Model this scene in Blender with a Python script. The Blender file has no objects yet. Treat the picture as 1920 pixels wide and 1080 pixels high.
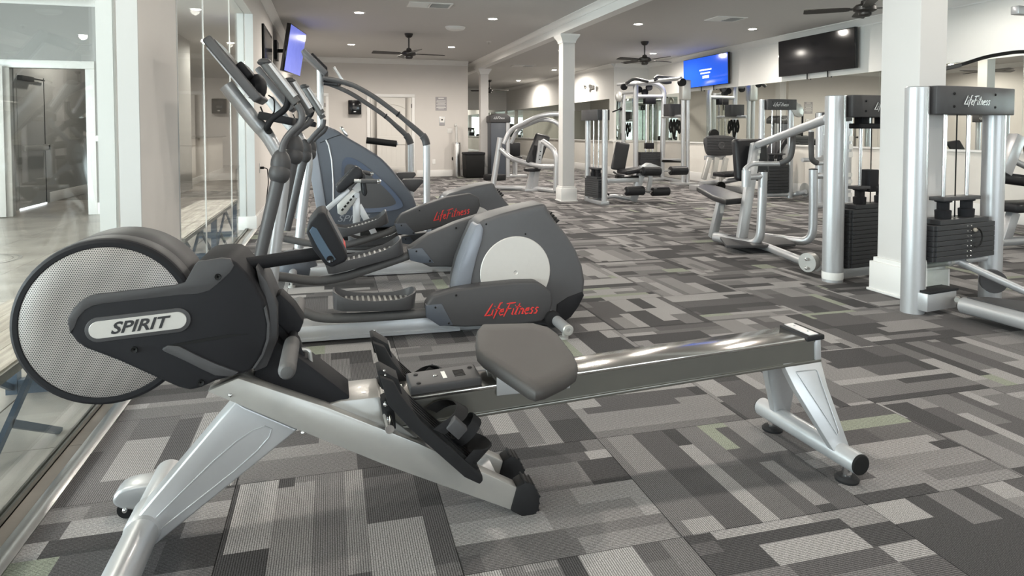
import bpy, bmesh, math, random
from mathutils import Vector, Matrix
random.seed(7)
PI = math.pi
SC = bpy.context.scene
COL = SC.collection

# ------------------------------------------------------------------ camera
F_PX, C_X, C_Y, Y_HOR, VP_X, CAM_H = 1258.0, 960.0, 294.0, 246.0, 619.0, 1.13
PITCH = math.atan((C_Y - Y_HOR) / F_PX)
YAW = math.atan((C_X - VP_X) / math.hypot(F_PX, C_Y - Y_HOR))
cam_data = bpy.data.cameras.new('camera')
cam = bpy.data.objects.new('camera', cam_data)
COL.objects.link(cam)
cam.location = (0, 0, CAM_H)
cam.rotation_euler = (PI / 2 - PITCH, 0, -YAW)
cam_data.sensor_width = 36
cam_data.lens = F_PX / 1920 * 36
cam_data.shift_y = -(540 - C_Y) / 1920
cam_data.clip_start = 0.05
SC.camera = cam
SC.view_settings.view_transform = 'Standard'
SC.view_settings.look = 'None'
SC.view_settings.gamma = 1
SC.view_settings.use_curve_mapping = False
SC.view_settings.exposure = 1.42

# pixel -> point helpers (1920x1080 frame)
_fh = Vector((math.sin(YAW), math.cos(YAW), 0))
_r = Vector((math.cos(YAW), -math.sin(YAW), 0))
_f = _fh * math.cos(PITCH) + Vector((0, 0, -math.sin(PITCH)))
_u = _r.cross(_f)
def ray(x, y):
    return _f + _r * ((x - C_X) / F_PX) - _u * ((y - C_Y) / F_PX)
def at_y(x, y, Y):
    d = ray(x, y); return cam.location + d * (Y / d.y)
def at_x(x, y, X):
    d = ray(x, y); return cam.location + d * (X / d.x)
def at_z(x, y, Z=0.0):
    d = ray(x, y); return cam.location + d * ((Z - CAM_H) / d.z)
def xz(pts, Y):
    o = []
    for p in pts:
        v = at_y(p[0], p[1], Y); o.append((v.x, v.z))
    return o

# ------------------------------------------------------------------ world and daylight
world = bpy.data.worlds.new('world'); SC.world = world
world.use_nodes = True
_bg = world.node_tree.nodes['Background']
_bg.inputs['Color'].default_value = (0.75, 0.86, 1.0, 1)
_bg.inputs['Strength'].default_value = 1.6

def area_light(name, loc, rot, sx, sy, power, color):
    d = bpy.data.lights.new(name, 'AREA'); d.shape = 'RECTANGLE'; d.size = sx; d.size_y = sy
    d.energy = power; d.color = color
    o = bpy.data.objects.new(name, d); COL.objects.link(o); o.location = loc; o.rotation_euler = rot
    return o
WIN_Y = -7.0
GYM_WINDOWS = [0.9, 3.4, 5.9]
for wx in GYM_WINDOWS:      # daylight entering the windows in the wall behind the camera
    area_light('window_daylight', (wx, WIN_Y - 0.25, 1.5), (-PI / 2, 0, 0), 1.9, 2.0, 34, (0.86, 0.93, 1.0)).rotation_euler = (PI / 2, 0, 0)
LOBBY_WINDOWS = [-2.0, 0.8, 3.6, 6.2]
for wy in LOBBY_WINDOWS:    # daylight entering the lobby windows
    area_light('lobby_window_daylight', (-7.45, wy, 1.45), (0, -PI / 2, 0), 2.2, 1.9, 190, (0.87, 0.94, 1.0))

# ------------------------------------------------------------------ materials
MATS = {}
def nt_of(name):
    m = bpy.data.materials.new(name); m.use_nodes = True
    nt = m.node_tree
    return m, nt, nt.nodes['Principled BSDF']
def mat(name, col, rough=0.5, metal=0.0, noise=0.06, nscale=40.0, bump=0.0, bscale=200.0, coat=0.0, spec=0.5, emit=None, estr=0.0):
    if name in MATS: return MATS[name]
    m, nt, b = nt_of(name)
    b.inputs['Roughness'].default_value = rough
    b.inputs['Metallic'].default_value = metal
    b.inputs['Coat Weight'].default_value = coat
    b.inputs['Specular IOR Level'].default_value = spec
    tc = nt.nodes.new('ShaderNodeTexCoord')
    n = nt.nodes.new('ShaderNodeTexNoise'); n.inputs['Scale'].default_value = nscale; n.inputs['Detail'].default_value = 3
    nt.links.new(tc.outputs['Object'], n.inputs['Vector'])
    mx = nt.nodes.new('ShaderNodeMix'); mx.data_type = 'RGBA'
    lo = [max(0, c * (1 - noise)) for c in col]; hi = [min(1, c * (1 + noise)) for c in col]
    mx.inputs[6].default_value = (*lo, 1); mx.inputs[7].default_value = (*hi, 1)
    nt.links.new(n.outputs['Fac'], mx.inputs[0]); nt.links.new(mx.outputs[2], b.inputs['Base Color'])
    if bump > 0:
        n2 = nt.nodes.new('ShaderNodeTexNoise'); n2.inputs['Scale'].default_value = bscale; n2.inputs['Detail'].default_value = 2
        nt.links.new(tc.outputs['Object'], n2.inputs['Vector'])
        bp = nt.nodes.new('ShaderNodeBump'); bp.inputs['Strength'].default_value = bump; bp.inputs['Distance'].default_value = 0.002
        nt.links.new(n2.outputs['Fac'], bp.inputs['Height']); nt.links.new(bp.outputs['Normal'], b.inputs['Normal'])
    if emit:
        b.inputs['Emission Color'].default_value = (*emit, 1); b.inputs['Emission Strength'].default_value = estr
    MATS[name] = m
    return m
class E:
    """tiny expression builder over shader math nodes"""
    nt = None
    def __init__(s, sock): s.s = sock
    @staticmethod
    def op(o, *a):
        n = E.nt.nodes.new('ShaderNodeMath'); n.operation = o
        for i, v in enumerate(a):
            if isinstance(v, E): E.nt.links.new(v.s, n.inputs[i])
            else: n.inputs[i].default_value = v
        return E(n.outputs[0])
    def __add__(s, o): return E.op('ADD', s, o)
    def __sub__(s, o): return E.op('SUBTRACT', s, o)
    def __mul__(s, o): return E.op('MULTIPLY', s, o)
    def __truediv__(s, o): return E.op('DIVIDE', s, o)
    def floor(s): return E.op('FLOOR', s)
    def frac(s): return E.op('FRACT', s)
    def gt(s, o): return E.op('GREATER_THAN', s, o)
    def lt(s, o): return E.op('LESS_THAN', s, o)
    @staticmethod
    def mix(f, a, b): return a + (b - a) * f if isinstance(a, E) or isinstance(b, E) else None
    @staticmethod
    def hash(a, b, c):
        cb = E.nt.nodes.new('ShaderNodeCombineXYZ')
        for i, v in enumerate((a, b, c)):
            if isinstance(v, E): E.nt.links.new(v.s, cb.inputs[i])
            else: cb.inputs[i].default_value = v
        w = E.nt.nodes.new('ShaderNodeTexWhiteNoise'); w.noise_dimensions = '3D'
        E.nt.links.new(cb.outputs[0], w.inputs['Vector'])
        return E(w.outputs['Value'])
TILE, TX0, TY0 = 0.62, 0.318, 1.641
def carpet_material():
    m, nt, b = nt_of('carpet'); E.nt = nt
    g = nt.nodes.new('ShaderNodeNewGeometry'); sp = nt.nodes.new('ShaderNodeSeparateXYZ')
    nt.links.new(g.outputs['Position'], sp.inputs[0])
    tx = (E(sp.outputs[0]) - TX0) / TILE; ty = (E(sp.outputs[1]) - TY0) / TILE
    i, j = tx.floor(), ty.floor()
    fx, fy = tx - i, ty - j
    par = ((i + j) * 0.5).frac().gt(0.25)          # 1: ribs run along Y
    u = fx + (fy - fx) * par                        # along the rib
    v = fy + (fx - fy) * par                        # across the ribs
    tid = i * 17.0 + j * 3.0 + 0.5
    # strips of uneven width, each cut into blocks of uneven length
    ph1 = E.hash(i, j, 1.3) * 6.283; ph2 = E.hash(i, j, 4.7) * 6.283
    vw = v * 7.0 + E.op('SINE', v * 6.283 + ph1) * 0.42 + E.op('SINE', v * 18.85 + ph2) * 0.20 + E.hash(i, j, 8.1)
    c1 = vw.floor()
    fr_ = E.hash(tid, c1, 3.9) * 1.7 + 0.75
    r1 = (u * fr_ + E.hash(tid, c1, 2.1) * 3.0).floor()
    h = E.hash(tid + r1 * 0.37, c1 * 1.7, r1)
    ramp = nt.nodes.new('ShaderNodeValToRGB'); cr = ramp.color_ramp; cr.interpolation = 'CONSTANT'
    stops = [(0.0, (0.057, 0.055, 0.056)), (0.20, (0.087, 0.083, 0.084)), (0.38, (0.137, 0.131, 0.131)),
             (0.58, (0.192, 0.184, 0.182)), (0.76, (0.260, 0.250, 0.246)), (0.945, (0.217, 0.231, 0.188)), (0.97, (0.114, 0.109, 0.109))]
    cr.elements[0].position = 0.0; cr.elements[0].color = (*stops[0][1], 1)
    cr.elements[1].position = stops[1][0]; cr.elements[1].color = (*stops[1][1], 1)
    for p, c in stops[2:]:
        e = cr.elements.new(p); e.color = (*c, 1)
    nt.links.new(h.s, ramp.inputs[0])
    rib = (v * 96.0).frac()
    tri = E.op('ABSOLUTE', rib - 0.5) * 2.0           # 0 at rib centre, 1 at the groove
    prof = E.op('SMOOTH_MIN', E.op('SUBTRACT', 1.0, tri) * 2.2, 1.0, 0.3)
    tc = nt.nodes.new('ShaderNodeTexNoise'); tc.inputs['Scale'].default_value = 260; tc.inputs['Detail'].default_value = 2
    nt.links.new(g.outputs['Position'], tc.inputs['Vector'])
    spk = E(tc.outputs['Fac'])
    edge = E.op('MAXIMUM', E.op('ABSOLUTE', fx - 0.5), E.op('ABSOLUTE', fy - 0.5)).gt(0.4965)
    shade = (prof * 1.15 + 0.16) * (spk * 1.9 + 0.10)
    shade = shade * E.op('SUBTRACT', 1.0, edge * 0.35)
    mul = nt.nodes.new('ShaderNodeMix'); mul.data_type = 'RGBA'; mul.blend_type = 'MULTIPLY'; mul.inputs[0].default_value = 1
    nt.links.new(ramp.outputs['Color'], mul.inputs[6])
    cmb = nt.nodes.new('ShaderNodeCombineColor')
    for k in range(3): nt.links.new(shade.s, cmb.inputs[k])
    nt.links.new(cmb.outputs[0], mul.inputs[7]); nt.links.new(mul.outputs[2], b.inputs['Base Color'])
    b.inputs['Roughness'].default_value = 0.95
    b.inputs['Specular IOR Level'].default_value = 0.15
    hgt = prof * 0.6 + spk * 0.5
    bp = nt.nodes.new('ShaderNodeBump'); bp.inputs['Strength'].default_value = 0.35; bp.inputs['Distance'].default_value = 0.003
    nt.links.new(hgt.s, bp.inputs['Height']); nt.links.new(bp.outputs['Normal'], b.inputs['Normal'])
    MATS['carpet'] = m
carpet_material()
def stone_material():
    m, nt, b = nt_of('lobby_tile')
    g = nt.nodes.new('ShaderNodeNewGeometry')
    n = nt.nodes.new('ShaderNodeTexNoise'); n.inputs['Scale'].default_value = 2.6; n.inputs['Detail'].default_value = 8; n.inputs['Distortion'].default_value = 0.6
    nt.links.new(g.outputs['Position'], n.inputs['Vector'])
    oi = nt.nodes.new('ShaderNodeObjectInfo')
    r = nt.nodes.new('ShaderNodeValToRGB')
    r.color_ramp.elements[0].position = 0.3; r.color_ramp.elements[0].color = (0.20, 0.180, 0.158, 1)
    r.color_ramp.elements[1].position = 0.75; r.color_ramp.elements[1].color = (0.36, 0.335, 0.30, 1)
    nt.links.new(n.outputs['Fac'], r.inputs[0]); nt.links.new(r.outputs[0], b.inputs['Base Color'])
    b.inputs['Roughness'].default_value = 0.28
    MATS['lobby_tile'] = m
stone_material()
def glass_material(name, tint, refl):
    m, nt, b = nt_of(name)
    nt.nodes.remove(b); out = nt.nodes['Material Output']
    tr = nt.nodes.new('ShaderNodeBsdfTransparent'); tr.inputs[0].default_value = (*tint, 1)
    gl = nt.nodes.new('ShaderNodeBsdfGlossy'); gl.inputs['Roughness'].default_value = 0.0; gl.inputs[0].default_value = (1, 1, 1, 1)
    lw = nt.nodes.new("ShaderNodeLayerWeight"); lw.inputs[0].default_value = 0.5; E.nt = nt
    fr0 = E.op("POWER", E(lw.outputs["Facing"]), 4.0) * 0.30 + refl
    n = nt.nodes.new('ShaderNodeTexNoise'); n.inputs['Scale'].default_value = 3
    mx = nt.nodes.new('ShaderNodeMixShader')
    nt.links.new(fr0.s, mx.inputs[0]); nt.links.new(tr.outputs[0], mx.inputs[1]); nt.links.new(gl.outputs[0], mx.inputs[2])
    nt.links.new(mx.outputs[0], out.inputs['Surface'])
    MATS[name] = m
glass_material('partition_glass', (0.95, 0.97, 0.96), 0.035)
glass_material('window_glass', (0.95, 0.97, 0.96), 0.03)
glass_material('table_glass', (0.72, 0.86, 0.84), 0.04)
glass_material('clear_guard', (0.86, 0.88, 0.86), 0.03)
def mesh_screen_material():
    m, nt, b = nt_of('perforated_screen'); E.nt = nt
    g = nt.nodes.new('ShaderNodeNewGeometry'); sp = nt.nodes.new('ShaderNodeSeparateXYZ')
    nt.links.new(g.outputs['Position'], sp.inputs[0])
    P = 0.0052
    z = E(sp.outputs[2]) / (P * 0.866); row = z.floor()
    x = E(sp.outputs[0]) / P + (row * 0.5).frac()
    dx = x.frac() - 0.5; dz = (z.frac() - 0.5) * 0.866
    d = E.op('SQRT', dx * dx + dz * dz)
    hole = d.lt(0.30)
    mx = nt.nodes.new('ShaderNodeMix'); mx.data_type = 'RGBA'
    mx.inputs[6].default_value = (0.36, 0.335, 0.316, 1); mx.inputs[7].default_value = (0.035, 0.033, 0.033, 1)
    nt.links.new(hole.s, mx.inputs[0]); nt.links.new(mx.outputs[2], b.inputs['Base Color'])
    mt = E.op('SUBTRACT', 1.0, hole) * 0.35
    nt.links.new(mt.s, b.inputs['Metallic'])
    b.inputs['Roughness'].default_value = 0.45
    bp = nt.nodes.new('ShaderNodeBump'); bp.inputs['Strength'].default_value = 0.5; bp.inputs['Distance'].default_value = 0.002; bp.invert = True
    nt.links.new(hole.s, bp.inputs['Height']); nt.links.new(bp.outputs['Normal'], b.inputs['Normal'])
    MATS['perforated_screen'] = m
mesh_screen_material()
mat('wall_paint', (0.61, 0.58, 0.55), 0.75, noise=0.02, nscale=6, bump=0.05, bscale=300)
mat('upper_wall_paint', (0.70, 0.69, 0.665), 0.75, noise=0.02, nscale=6)
mat('lobby_paint', (0.30, 0.298, 0.288), 0.75, noise=0.02, nscale=6)
mat('ceiling_paint', (0.55, 0.54, 0.525), 0.85, noise=0.02, nscale=8, bump=0.06, bscale=250)
mat('column_paint', (0.58, 0.565, 0.55), 0.55, noise=0.02, nscale=5)
mat('white_trim', (0.74, 0.73, 0.71), 0.4, noise=0.015, nscale=5)
mat('door_paint', (0.66, 0.635, 0.595), 0.45, noise=0.02, nscale=5)
mat('wainscot', (0.66, 0.635, 0.59), 0.6, noise=0.04, nscale=9)
mat('silver_paint', (0.47, 0.475, 0.485), 0.36, 0.50, noise=0.03, nscale=60, coat=0.15)
mat('grey_silver', (0.46, 0.455, 0.435), 0.34, 0.45, noise=0.03, nscale=60, coat=0.15)
mat('rower_frame_paint', (0.37, 0.36, 0.34), 0.34, 0.35, noise=0.03, nscale=60, coat=0.2)
mat('brushed_steel', (0.62, 0.61, 0.60), 0.28, 0.95, noise=0.08, nscale=30)
mat('rail_steel', (0.60, 0.58, 0.55), 0.14, 0.95, noise=0.10, nscale=18)
mat('rail_side', (0.20, 0.195, 0.175), 0.30, 0.75, noise=0.05, nscale=20)
mat('chrome', (0.78, 0.78, 0.78), 0.12, 1.0, noise=0.02)
mat('rod_steel', (0.55, 0.54, 0.535), 0.22, 1.0, noise=0.04)
mat('dark_plastic', (0.015, 0.015, 0.017), 0.6, noise=0.06, bump=0.06, bscale=900, spec=0.16)
mat('charcoal_plastic', (0.052, 0.051, 0.053), 0.48, noise=0.05, bump=0.10, bscale=900, spec=0.35)
mat('grey_plastic', (0.066, 0.065, 0.068), 0.46, noise=0.05, bump=0.10, bscale=900)
mat('stepper_plastic', (0.058, 0.066, 0.082), 0.42, noise=0.05, bump=0.08, bscale=900)
mat('stepper_recess', (0.055, 0.07, 0.105), 0.40, noise=0.05)
mat('rubber', (0.013, 0.013, 0.014), 0.65, noise=0.1, bump=0.15, bscale=600, spec=0.25)
mat('grip_rubber', (0.07, 0.068, 0.068), 0.6, noise=0.1, bump=0.15, bscale=600)
mat('vinyl', (0.014, 0.014, 0.016), 0.42, noise=0.06, bump=0.15, bscale=350, spec=0.3)
mat('grey_vinyl', (0.040, 0.036, 0.034), 0.58, noise=0.08, nscale=14, bump=0.10, bscale=350)
mat('black_gloss', (0.008, 0.008, 0.009), 0.10, noise=0.02)
mat('black_matte', (0.009, 0.009, 0.009), 0.6, noise=0.05, spec=0.2)
mat('weight_plate', (0.030, 0.031, 0.034), 0.45, 0.1, noise=0.06, bump=0.1)
mat('disc_cover', (0.50, 0.48, 0.455), 0.42, 0.1, noise=0.03)
mat('red_print', (0.62, 0.035, 0.03), 0.45, noise=0.02)
mat('silver_print', (0.60, 0.60, 0.60), 0.35, 0.3, noise=0.02)
mat('shroud_print', (0.20, 0.21, 0.23), 0.4, noise=0.02)
mat('edge_lit_grey', (0.19, 0.205, 0.235), 0.36, 0.2, noise=0.03)  # paler bluish tone imitates daylight caught on the front edges
mat('jamb_paint', (0.47, 0.475, 0.47), 0.5, noise=0.02, nscale=5)
mat('badge_silver', (0.60, 0.585, 0.56), 0.30, 0.4, noise=0.03)
mat('badge_ink', (0.02, 0.02, 0.022), 0.5, noise=0.02)
mat('fan_bronze', (0.020, 0.017, 0.015), 0.45, noise=0.1)
mat('blue_steel', (0.055, 0.085, 0.12), 0.40, 0.3, noise=0.05)
mat('paper', (0.74, 0.73, 0.70), 0.6, noise=0.02)
mat('grey_print', (0.34, 0.32, 0.33), 0.6, noise=0.05)
mat('clear_plastic', (0.55, 0.54, 0.52), 0.15, noise=0.02)
mat('grout', (0.16, 0.15, 0.135), 0.8, noise=0.08)
mat('mirror', (0.80, 0.83, 0.79), 0.0, 1.0, noise=0.0)
mat('lamp_lens', (1, 1, 1), 0.5, noise=0.0, emit=(1.0, 0.93, 0.82), estr=14.0)
mat('blue_screen', (0.01, 0.05, 0.3), 0.12, noise=0.0, emit=(0.010, 0.085, 0.62), estr=0.42)
mat('white_screen_ink', (0.8, 0.85, 0.95), 0.3, noise=0.0, emit=(0.7, 0.8, 1.0), estr=0.40)
mat('violet_screen', (0.10, 0.12, 0.35), 0.15, noise=0.25, nscale=7, emit=(0.10, 0.13, 0.50), estr=0.45)
mat('daylight_gap', (1, 1, 1), 0.5, noise=0.0, emit=(0.9, 0.95, 1.0), estr=2.5)
mat('lawn', (0.08, 0.16, 0.035), 0.9, noise=0.4, nscale=3)
mat('hedge_leaf', (0.045, 0.12, 0.025), 0.8, noise=0.5, nscale=12)
mat('concrete', (0.4, 0.39, 0.37), 0.85, noise=0.1)

# ------------------------------------------------------------------ mesh helpers
class G:
    def __init__(s): s.v = []; s.f = []
    def add(s, vs, fs):
        o = len(s.v); s.v += [tuple(v) for v in vs]; s.f += [tuple(i + o for i in f) for f in fs]; return s
    def box(s, x0, x1, y0, y1, z0, z1):
        return s.add([(x0,y0,z0),(x1,y0,z0),(x1,y1,z0),(x0,y1,z0),(x0,y0,z1),(x1,y0,z1),(x1,y1,z1),(x0,y1,z1)],
                     [(0,3,2,1),(4,5,6,7),(0,1,5,4),(1,2,6,5),(2,3,7,6),(3,0,4,7)])
    def obox(s, c, ax, ay, az, hx, hy, hz):
        c = Vector(c); ax = Vector(ax).normalized(); ay = Vector(ay).normalized(); az = Vector(az).normalized()
        vs = []
        for k in (-1, 1):
            for a, b in ((-1,-1),(1,-1),(1,1),(-1,1)): vs.append(c + ax*hx*a + ay*hy*b + az*hz*k)
        return s.add(vs, [(0,3,2,1),(4,5,6,7),(0,1,5,4),(1,2,6,5),(2,3,7,6),(3,0,4,7)])
    def prism(s, poly, a, b, axis='y', fn=None):
        n = len(poly)
        def P(p, t):
            if fn: return fn(p, t)
            if axis == 'y': return (p[0], t, p[1])
            if axis == 'x': return (t, p[0], p[1])
            return (p[0], p[1], t)
        vs = [P(p, a) for p in poly] + [P(p, b) for p in poly]
        fs = [tuple(range(n)), tuple(range(2*n-1, n-1, -1))] + [(i, i+n, (i+1) % n + n, (i+1) % n) for i in range(n)]
        return s.add(vs, fs)
    def tube(s, pts, r, n=12, fil=0.0, caps=True, closed=False, prof=None, steps=6):
        pts = [Vector(p) for p in pts]
        rs = list(r) if isinstance(r, (list, tuple)) else [r] * len(pts)
        if fil > 0 and len(pts) > 2:
            np_, nr = [pts[0]], [rs[0]]
            for k in range(1, len(pts) - 1):
                p, a, b = pts[k], pts[k-1], pts[k+1]
                d = min(fil, (p-a).length * 0.49, (p-b).length * 0.49)
                q0 = p + (a-p).normalized() * d; q1 = p + (b-p).normalized() * d
                for i in range(steps + 1):
                    t = i / steps
                    np_.append(q0*(1-t)**2 + p*2*t*(1-t) + q1*t*t); nr.append(rs[k])
            np_.append(pts[-1]); nr.append(rs[-1]); pts, rs = np_, nr
        m = len(pts); vs = []
        t0 = (pts[1]-pts[0]).normalized()
        up = Vector((0,0,1)) if abs(t0.z) < 0.9 else Vector((0,1,0))
        nrm = (up - t0 * up.dot(t0)).normalized()
        for k in range(m):
            if closed: t = (pts[(k+1) % m] - pts[k-1]).normalized()
            else: t = (pts[min(k+1, m-1)] - pts[max(k-1, 0)]).normalized()
            nrm = (nrm - t * nrm.dot(t)).normalized(); bi = t.cross(nrm)
            for i in range(n):
                if prof:
                    a, b = prof[i]; vs.append(pts[k] + nrm*a*rs[k] + bi*b*rs[k])
                else:
                    an = 2*PI*i/n; vs.append(pts[k] + (nrm*math.cos(an) + bi*math.sin(an)) * rs[k])
        fs = []
        for k in range(m if closed else m-1):
            q = (k+1) % m
            for i in range(n):
                fs.append((k*n+i, k*n+(i+1) % n, q*n+(i+1) % n, q*n+i))
        if caps and not closed:
            fs.append(tuple(range(n-1, -1, -1))); fs.append(tuple((m-1)*n+i for i in range(n)))
        return s.add(vs, fs)
    def bar(s, pts, hw, hh, fil=0.0):          # rectangular tube: hw sideways, hh along the bend normal
        return s.tube(pts, 1.0, 4, fil, prof=[(hh, hw), (hh, -hw), (-hh, -hw), (-hh, hw)])
    def cyl(s, a, b, r, n=20, r2=None): return s.tube([a, b], [r, r if r2 is None else r2], n)
    def lathe(s, prof, c, axis=(0,0,1), n=24, full=True):
        c = Vector(c); ax = Vector(axis).normalized()
        u = ax.orthogonal().normalized(); w = ax.cross(u); vs = []; m = len(prof)
        for r, h in prof:
            for i in range(n):
                an = 2*PI*i/n; vs.append(c + ax*h + (u*math.cos(an) + w*math.sin(an))*r)
        fs = []
        for k in range(m-1):
            for i in range(n): fs.append((k*n+i, k*n+(i+1) % n, (k+1)*n+(i+1) % n, (k+1)*n+i))
        fs.append(tuple(range(n-1, -1, -1))); fs.append(tuple((m-1)*n+i for i in range(n)))
        return s.add(vs, fs)
    def ball(s, c, r, n=16, sc=(1,1,1)):
        c = Vector(c); vs = []; m = n // 2
        for k in range(m+1):
            th = PI*k/m
            for i in range(n):
                an = 2*PI*i/n; rr = max(math.sin(th), 1e-3)
                vs.append((c.x + r*sc[0]*rr*math.cos(an), c.y + r*sc[1]*rr*math.sin(an), c.z + r*sc[2]*math.cos(th)))
        fs = [(k*n+i, (k+1)*n+i, (k+1)*n+(i+1) % n, k*n+(i+1) % n) for k in range(m) for i in range(n)]
        return s.add(vs, fs)
    def loft(s, rings, caps=True):
        n = len(rings[0]); o = []
        for r in rings: o += [tuple(p) for p in r]
        fs = [(k*n+i, k*n+(i+1) % n, (k+1)*n+(i+1) % n, (k+1)*n+i) for k in range(len(rings)-1) for i in range(n)]
        if caps: fs.append(tuple(range(n-1, -1, -1))); fs.append(tuple((len(rings)-1)*n+i for i in range(n)))
        return s.add(o, fs)
def build(name, g, material, parent=None, bevel=0.0, seg=2, ang=35, props=None):
    me = bpy.data.meshes.new(name); me.from_pydata(g.v, [], g.f); me.update()
    bm = bmesh.new(); bm.from_mesh(me)
    bmesh.ops.remove_doubles(bm, verts=bm.verts, dist=1e-6)
    if bevel > 0:
        es = [e for e in bm.edges if len(e.link_faces) == 2 and e.calc_face_angle(0) > math.radians(30)]
        if es: bmesh.ops.bevel(bm, geom=es, offset=bevel, segments=seg, profile=0.5, affect='EDGES', clamp_overlap=True)
    bmesh.ops.recalc_face_normals(bm, faces=bm.faces)
    bm.to_mesh(me); bm.free()
    for p in me.polygons: p.use_smooth = True
    me.set_sharp_from_angle(angle=math.radians(ang))
    me.materials.append(MATS[material] if isinstance(material, str) else material)
    o = bpy.data.objects.new(name, me); COL.objects.link(o)
    if parent is not None:
        o.parent = parent
        r = parent
        while r.parent is not None: r = r.parent
        if r.type == 'EMPTY' and parent is r: o.matrix_parent_inverse = Matrix.Translation(-r.location)
    if props:
        for k, v in props.items(): o[k] = v
    return o
def thing(name, label, cat, loc=(0,0,0), group=None):
    o = bpy.data.objects.new(name, None); COL.objects.link(o); o.location = loc
    o.empty_display_size = 0.1
    o['label'] = label; o['category'] = cat
    if group: o['group'] = group
    return o
def tag(o, label, cat, group=None):
    o['label'] = label; o['category'] = cat
    if group: o['group'] = group
    return o
def struct(name, g, material, parent=None, bevel=0.0, label=None):
    o = build(name, g, material, parent, bevel)
    if parent is None: o['kind'] = 'structure'
    if label: o['label'] = label
    return o
def text_mesh(name, body, size, material, parent, origin, xdir, zdir, shear=0.0, extrude=0.0008, wscale=1.0, bold=0.0, align='CENTER'):
    cu = bpy.data.curves.new(name, 'FONT'); cu.body = body; cu.size = size; cu.shear = shear; cu.extrude = extrude
    cu.align_x = align; cu.align_y = 'CENTER'; cu.offset = bold; cu.resolution_u = 3
    tmp = bpy.data.objects.new(name, cu); COL.objects.link(tmp)
    dg = bpy.context.evaluated_depsgraph_get()
    me = bpy.data.meshes.new_from_object(tmp.evaluated_get(dg))
    bpy.data.objects.remove(tmp); bpy.data.curves.remove(cu)
    x = Vector(xdir).normalized(); z = Vector(zdir).normalized(); n = x.cross(z).normalized(); o3 = Vector(origin)
    for v in me.vertices: v.co = o3 + x*(v.co.x*wscale) + z*v.co.y + n*v.co.z
    me.materials.clear(); me.materials.append(MATS[material])
    o = bpy.data.objects.new(name, me); COL.objects.link(o)
    if parent is not None:
        o.parent = parent
        r = parent
        if r.parent is None and r.type == 'EMPTY': o.matrix_parent_inverse = Matrix.Translation(-r.location)
    return o
def copy_thing(root, loc, label=None):
    r = root.copy(); COL.objects.link(r); r.location = loc
    if label: r['label'] = label
    for ch in root.children:
        c = ch.copy(); COL.objects.link(c); c.parent = r; c.matrix_parent_inverse = ch.matrix_parent_inverse
        for g in ch.children:
            d = g.copy(); COL.objects.link(d); d.parent = c; d.matrix_parent_inverse = g.matrix_parent_inverse
    return r
def circle(cx, cz, r, n=48, a0=0.0, a1=2*PI):
    full = abs(a1 - a0 - 2*PI) < 1e-6
    return [(cx + r*math.cos(a0 + (a1-a0)*i/(n if full else n-1)), cz + r*math.sin(a0 + (a1-a0)*i/(n if full else n-1))) for i in range(n)]
def smooth_poly(pts, it=2):
    for _ in range(it):
        o = []
        for i in range(len(pts)):
            a, b = pts[i], pts[(i+1) % len(pts)]
            o += [(a[0]*.75+b[0]*.25, a[1]*.75+b[1]*.25), (a[0]*.25+b[0]*.75, a[1]*.25+b[1]*.75)]
        pts = o
    return pts
# ================================================================== THE SETTING
ZC = 2.88
XL, XLO, XG = -0.84, -1.00, -0.93          # gym face of the left wall, lobby face, glass plane
XR, XR2 = 8.05, 7.10
YF, YJ, YB = 16.6, 16.12, 27.1
YP1, YP2, YP3 = 3.40, 4.21, 8.19

# ---- floor: carpet tiles (nearest as pieces, the rest as one field)
floor = struct('floor', G().box(-0.90, 8.2, -7.2, 27.2, -0.10, -0.012), 'grout')
tile_me = {}
def tile_obj(name, i, j, parent):
    key = 'carpet_tile'
    if key not in tile_me:
        g = G().box(0.0006, TILE - 0.0006, 0.0006, TILE - 0.0006, -0.012, 0.0)
        o = build(name, g, 'carpet', parent, bevel=0.0015, seg=1); tile_me[key] = o.data
    else:
        o = bpy.data.objects.new(name, tile_me[key]); COL.objects.link(o); o.parent = parent
    o.location = (TX0 + i*TILE, TY0 + j*TILE, 0)
    return o
rest = G(); n_tiles = 0
for j in range(-14, 42):
    for i in range(-2, 13):
        x0, y0 = TX0 + i*TILE, TY0 + j*TILE
        if y0 < -7.1 or y0 + TILE > 27.15: continue
        cx, cy = x0 + TILE/2, y0 + TILE/2
        fz = cx*math.sin(YAW) + cy*math.cos(YAW); lat = cx*math.cos(YAW) - cy*math.sin(YAW)
        seen = fz > 0.9 and abs(lat/fz) < 0.92
        xa, xb = max(x0, -0.818), min(x0 + TILE, 8.05)
        if i == -2 or i == 12 or not seen or y0 > 11.5:
            if xb - xa > 0.02: rest.box(xa + 0.0006, xb - 0.0006, y0 + 0.0006, y0 + TILE - 0.0006, -0.012, 0.0)
        else:
            tile_obj('carpet_tile', i, j, floor); n_tiles += 1
r_ = build('carpet_tile_field', rest, 'carpet', floor); r_['kind'] = 'stuff'

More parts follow.
